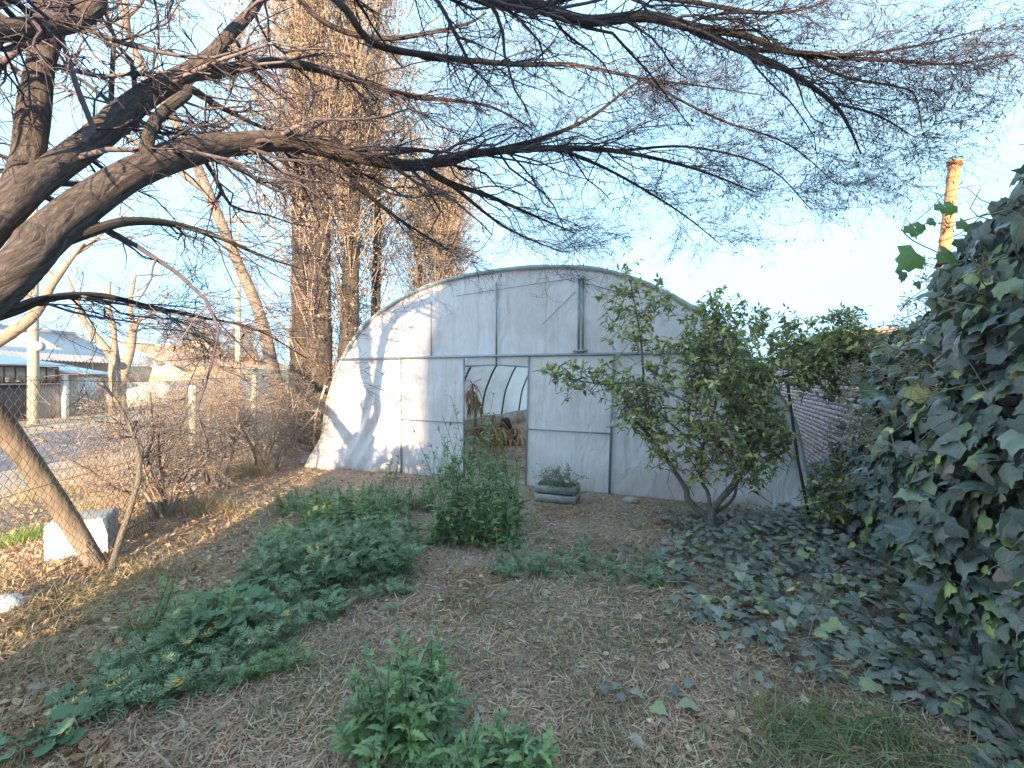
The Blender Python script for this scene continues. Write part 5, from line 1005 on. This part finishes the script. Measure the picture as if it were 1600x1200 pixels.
# ------------------------------------------------------------------ ground covers that nobody could count
rg = np.random.default_rng(300)
def inside_gh(x, y, m=0.0):
    q = np.stack([x - GA[0], y - GA[1]], -1); n = q @ GN[:2]; s = q @ GE[:2]; return (n > m) & (s > -.1) & (s < GL + .1)
def samp(n, x0, x1, y0, y1, p=1.2):
    """denser close to where one stands"""
    t = rg.uniform(0, 1, n); y = (y0 ** (1 - p) + t * (y1 ** (1 - p) - y0 ** (1 - p))) ** (1 / (1 - p)); x = rg.uniform(-1.22, 1.22, n) * y
    k = (x > x0) & (x < x1) & ~inside_gh(x, y, -.03); return x[k], y[k]
def lying(name, n, L, w, mat, y1, x0=-6, x1=4.6, p=1.25, rise=.25, ns=3, mask=None, curl=.3):
    x, y = samp(n, x0, x1, 1.25, y1, p)
    if mask is not None: k = mask(x, y); x, y = x[k], y[k]
    m = len(x); a = rg.uniform(0, 6.28, m); D = np.stack([np.cos(a), np.sin(a), rg.uniform(0, rise, m)], -1); P = grow(np.stack([x, y, gz(x, y) + rg.uniform(.0, .018, m)], -1), D, L * rg.uniform(.4, 1.2, m), ns, curl, .03, rg)
    P[..., 2] = np.maximum(P[..., 2], (gz(x, y) + .003)[:, None]); X = np.stack([-np.sin(a), np.cos(a), rg.normal(size=m) * .5], -1)[:, None]; wv = (w * np.array([.7, 1, .15]))[None, :, None] * (1 + .12 * np.maximum(y - 2, 0))[:, None, None]
    V = np.stack([P - X * wv, P + X * wv], 2).reshape(-1, 3); idx = np.arange(m * ns * 2).reshape(m, ns, 2); F = np.stack([idx[:, :-1, 0], idx[:, :-1, 1], idx[:, 1:, 1], idx[:, 1:, 0]], -1).reshape(-1, 4)
    return mk(name, V, F, mat)
o = lying('dry_grass', 104000, .08, .0029, M['straw'], 9.0); setp(o, 'short dry straw coloured grass covering the yard', 'grass', kind='stuff')
o = lying('green_grass', 60000, .06, .0018, M['grass'], 7.0, rise=.9, mask=lambda x, y: noise(np.stack([x, y, x * 0], -1), 1.4, 3) + .25 * (x > .2) > .22); setp(o, 'short olive green grass in the shaded turf', 'grass', kind='stuff')
o = lying('golden_grass', 90000, .10, .0024, M['straw_gold'], 13.0, x0=-9, x1=-1.6, rise=.8, mask=lambda x, y: x < -1.9 - .08 * y + .5 * noise(np.stack([x, y, x * 0], -1), 1.2, 2)); setp(o, 'golden dry grass on the sunlit strip along the fence', 'grass', kind='stuff')
LV = np.array([[0, 0, 0], [-.3, .3, .10], [.3, .3, .14], [0, .45, -.02], [-.26, .7, .16], [.26, .7, .06], [0, 1, .12]]); LF = np.array([[0, 3, 1], [0, 2, 3], [1, 3, 4], [2, 5, 3], [3, 6, 4], [3, 5, 6]])
def litter(name, n, y1, x0, x1, smin, smax, mat, label, mask=None, p=1.0001):
    x, y = samp(n, x0, x1, 1.3, y1, p)
    if mask is not None: k = mask(x, y); x, y = x[k], y[k]
    m = len(x); a = rg.uniform(0, 6.28, m); D = np.stack([np.cos(a), np.sin(a), rg.normal(size=m) * .25], -1); up = np.array([0, 0, 1.0]) + rg.normal(size=(m, 3)) * .45
    V, F = scatter(LV, LF, np.stack([x, y, gz(x, y) + rg.uniform(.004, .03, m)], -1), frames(D, up), rg.uniform(smin, smax, m)); o = mk(name, V, F, mat); setp(o, label, 'leaves', kind='stuff')
litter('leaf_litter', 16000, 13, -9, -.6, .03, .075, M['litter'], 'brown fallen leaves along the fence and under the poplar', lambda x, y: x < -1.5 - .10 * y + 1.0 * noise(np.stack([x, y, x * 0], -1), 1.5, 3) + 1.1 * (y > 5.2))
litter('leaf_litter', 3000, 7, -3.5, 4, .008, .045, M['litter'], 'small dry leaf crumbs over the shaded turf')
litter('leaf_litter', 1300, 5.6, .8, 4, .03, .07, M['litter'], 'dry leaves caught in the ground ivy')
def sticks(n):
    x, y = samp(n, -6, 4.2, 1.3, 9, 1.2); m = len(x); a = rg.uniform(0, 6.28, m); P = grow(np.stack([x, y, gz(x, y) + .012], -1), np.stack([np.cos(a), np.sin(a), rg.normal(size=m) * .06], -1), rg.uniform(.06, .35, m), 5, .14, .0, rg)
    P[..., 2] = np.maximum(P[..., 2], gz(P[..., 0], P[..., 1]) + .006); V, F = tubes(P, np.linspace(1, .5, 5)[None] * rg.uniform(.0012, .0035, m)[:, None], 4); setp(mk('fallen_twigs', V, F, M['twig_pale']), 'thin fallen twigs scattered over the yard', 'twigs', kind='stuff')
sticks(900)
x, y = samp(1500, -5, 4.2, 1.3, 9, 1.1); m = len(x); CV = np.array([[1, 0, 0], [-1, 0, 0], [0, 1, 0], [0, -1, 0], [0, 0, .8], [.6, .6, .4], [-.6, .5, .5], [.5, -.7, .3], [-.6, -.6, .4]]); CFc = np.array([[4, 0, 5], [4, 5, 2], [4, 2, 6], [4, 6, 1], [4, 1, 8], [4, 8, 3], [4, 3, 7], [4, 7, 0], [0, 2, 5], [2, 1, 6], [1, 3, 8], [3, 0, 7]])
a = rg.uniform(0, 6.28, m); V, F = scatter(CV, CFc, np.stack([x, y, gz(x, y)], -1), frames(np.stack([np.cos(a), np.sin(a), a * 0], -1), np.tile([0, 0, 1.0], (m, 1))), np.clip(np.exp(rg.normal(size=m) * .5) * .009, .003, .02)); setp(mk('soil_clods', V, F, M['soil'], smooth=True), 'small soil clods and pebbles in the turf', 'soil', kind='stuff')
# weeds carpet filling between clumps
acc = Acc(); acs = Acc(); r = np.random.default_rng(310)
for (u, v, W, n) in ((520, 850, .7, 60), (420, 950, .5, 44), (300, 1030, .45, 36), (600, 850, .5, 34), (680, 830, .4, 26), (860, 870, .5, 22), (1010, 890, .4, 16), (560, 940, .4, 22), (640, 1120, .25, 10), (730, 1190, .3, 9), (1200, 840, .5, 14)):
    g = gnd(u, v); s_, l_ = weed_geo(r, g[0], g[1], W, .14, n, FT, .13, .4, leaves_per=7); acs.add(*s_); acc.add(*l_)
o = acc.build('weed_carpet', M['weed_blue']); setp(o, 'low weeds filling the ground between the bigger clumps', 'weeds', kind='stuff'); 
# larger fallen leaves one can point at
lm_ = mkmesh('fallen_leaf', IV * np.array([.85, .9, 1.6]) + np.stack([IV[:, 0] * 0, IV[:, 0] * 0, .55 * IV[:, 0] ** 2 + .18 * IV[:, 1] ** 2 + .06 * np.sin(9 * IV[:, 0] + 5 * IV[:, 1])], -1), IF, M['litter_pale'])
for k, (u, v, s, lab) in enumerate(((992, 1168, .105, 'largest pale dry leaf at the bottom right of centre'), (850, 1078, .075, 'curled pale leaf in the middle of the bare turf'), (748, 1112, .07, 'thin pale leaf lying beside the foreground weed'), (875, 975, .05, 'pale crumpled leaf on the middle ground'), (855, 930, .08, 'upright pale dry leaf before the feathery weed'), (898, 1140, .055, 'small tan leaf above the largest pale leaf'), (988, 968, .06, 'pale leaf toward the citrus side'), (1035, 1128, .06, 'tan leaf under the ivy row'), (770, 886, .07, 'pale leaf at the foot of the dry stalk'), (282, 1140, .07, 'tan leaf on the dry turf at the lower left'), (250, 1155, .06, 'smaller tan leaf beside the lower left weeds'), (338, 1138, .06, 'reddish leaf on the dry turf right of the lower left weeds'), (128, 1135, .13, 'big flat brown leaf at the lower left'), (40, 1080, .12, 'broad brown leaf at the left edge'), (208, 1075, .07, 'pale leaf caught in the sprawling weeds'), (1365, 1085, .08, 'pale leaf at the lower edge of the ground ivy'), (1530, 1172, .08, 'tan leaf at the bottom right corner'), (700, 985, .05, 'pinkish leaf behind the foreground weed'), (905, 1050, .05, 'small leaf left of the ivy row'))):
    g = gnd(u, v, .015); o = bpy.data.objects.new('fallen_leaf', lm_); COL.objects.link(o); rr = np.random.default_rng(400 + k); a = rr.uniform(0, 6.28); m3 = frames(np.array([[math.cos(a), math.sin(a), .1]]), np.array([[rr.normal() * .2, -.3, 1]]))[0]
    L = np.eye(4); L[:3, :3] = m3 * s; L[:3, 3] = (g[0], g[1], float(gz(g[0], g[1])) + .015); o.matrix_world = Matrix(L.tolist()); setp(o, lab, 'leaf', 'large fallen leaves on the turf')

# ------------------------------------------------------------------ unseen building and greenery added behind the photographer to shade the yard
hb = empty('shade_building', (12, -55, 0), 'beige apartment block standing beyond the yard behind the photographer', 'building')  # unseen block, placed and sized to keep sun off the yard
mk('wall', *box((4.6, -55, 6.6), (5.8, 10, 13.4)), M['house'], hb); mk('wall', *box((25.0, -55, 6.0), (34.6, 9.4, 12.0)), M['house'], hb)
mk('cornice', *box((4.6, -50.05, 13.36), (6.0, .4, .2)), M['grey_wall'], hb)
for st in range(4):
    for k in range(12):
        x = 3.2 + k * 2.9; y_ = -49.98 if x < 7.4 else -50.28
        f_ = mk('window', *box((x, y_, 1.9 + st * 2.9), (1.4, .1, 1.4)), M['pole'], hb); mk('pane', *box((x, y_ + .06, 1.9 + st * 2.9), (1.2, .04, 1.2)), M['glass'], hb)
hg = empty('hedge', (-2.0, -.9, 0), 'clipped evergreen hedge behind the photographer', 'hedge'); r = np.random.default_rng(501)  # unseen foliage added to shade the ground and lower film
n = 7500; p = np.stack([r.uniform(-2.75, .6, n), r.uniform(-1.6, -.6, n), r.uniform(0, 1.9, n)], -1); p[:, 2] *= 1 + .08 * noise(p, 3, 2)
V, F = scatter(CL, CF, p, frames(rdir(n, r), rdir(n, r)), r.uniform(.12, .18, n)); mk('foliage', V, F, M['citrus'], hg, kind='stuff')
mk('branch', *tubes(grow(np.stack([np.linspace(-2.6, .4, 12), np.full(12, -1.1), np.zeros(12)], -1), np.tile([0, 0, 1.0], (12, 1)), np.full(12, 1.6), 6, .1, 0, r), np.full((12, 6), .03), 6), M['bark'], hg, kind='stuff')
print('objects', len(bpy.data.objects), 'tris', sum(len(o.data.loops) - 2 * len(o.data.polygons) for o in bpy.data.objects if o.type == 'MESH'))
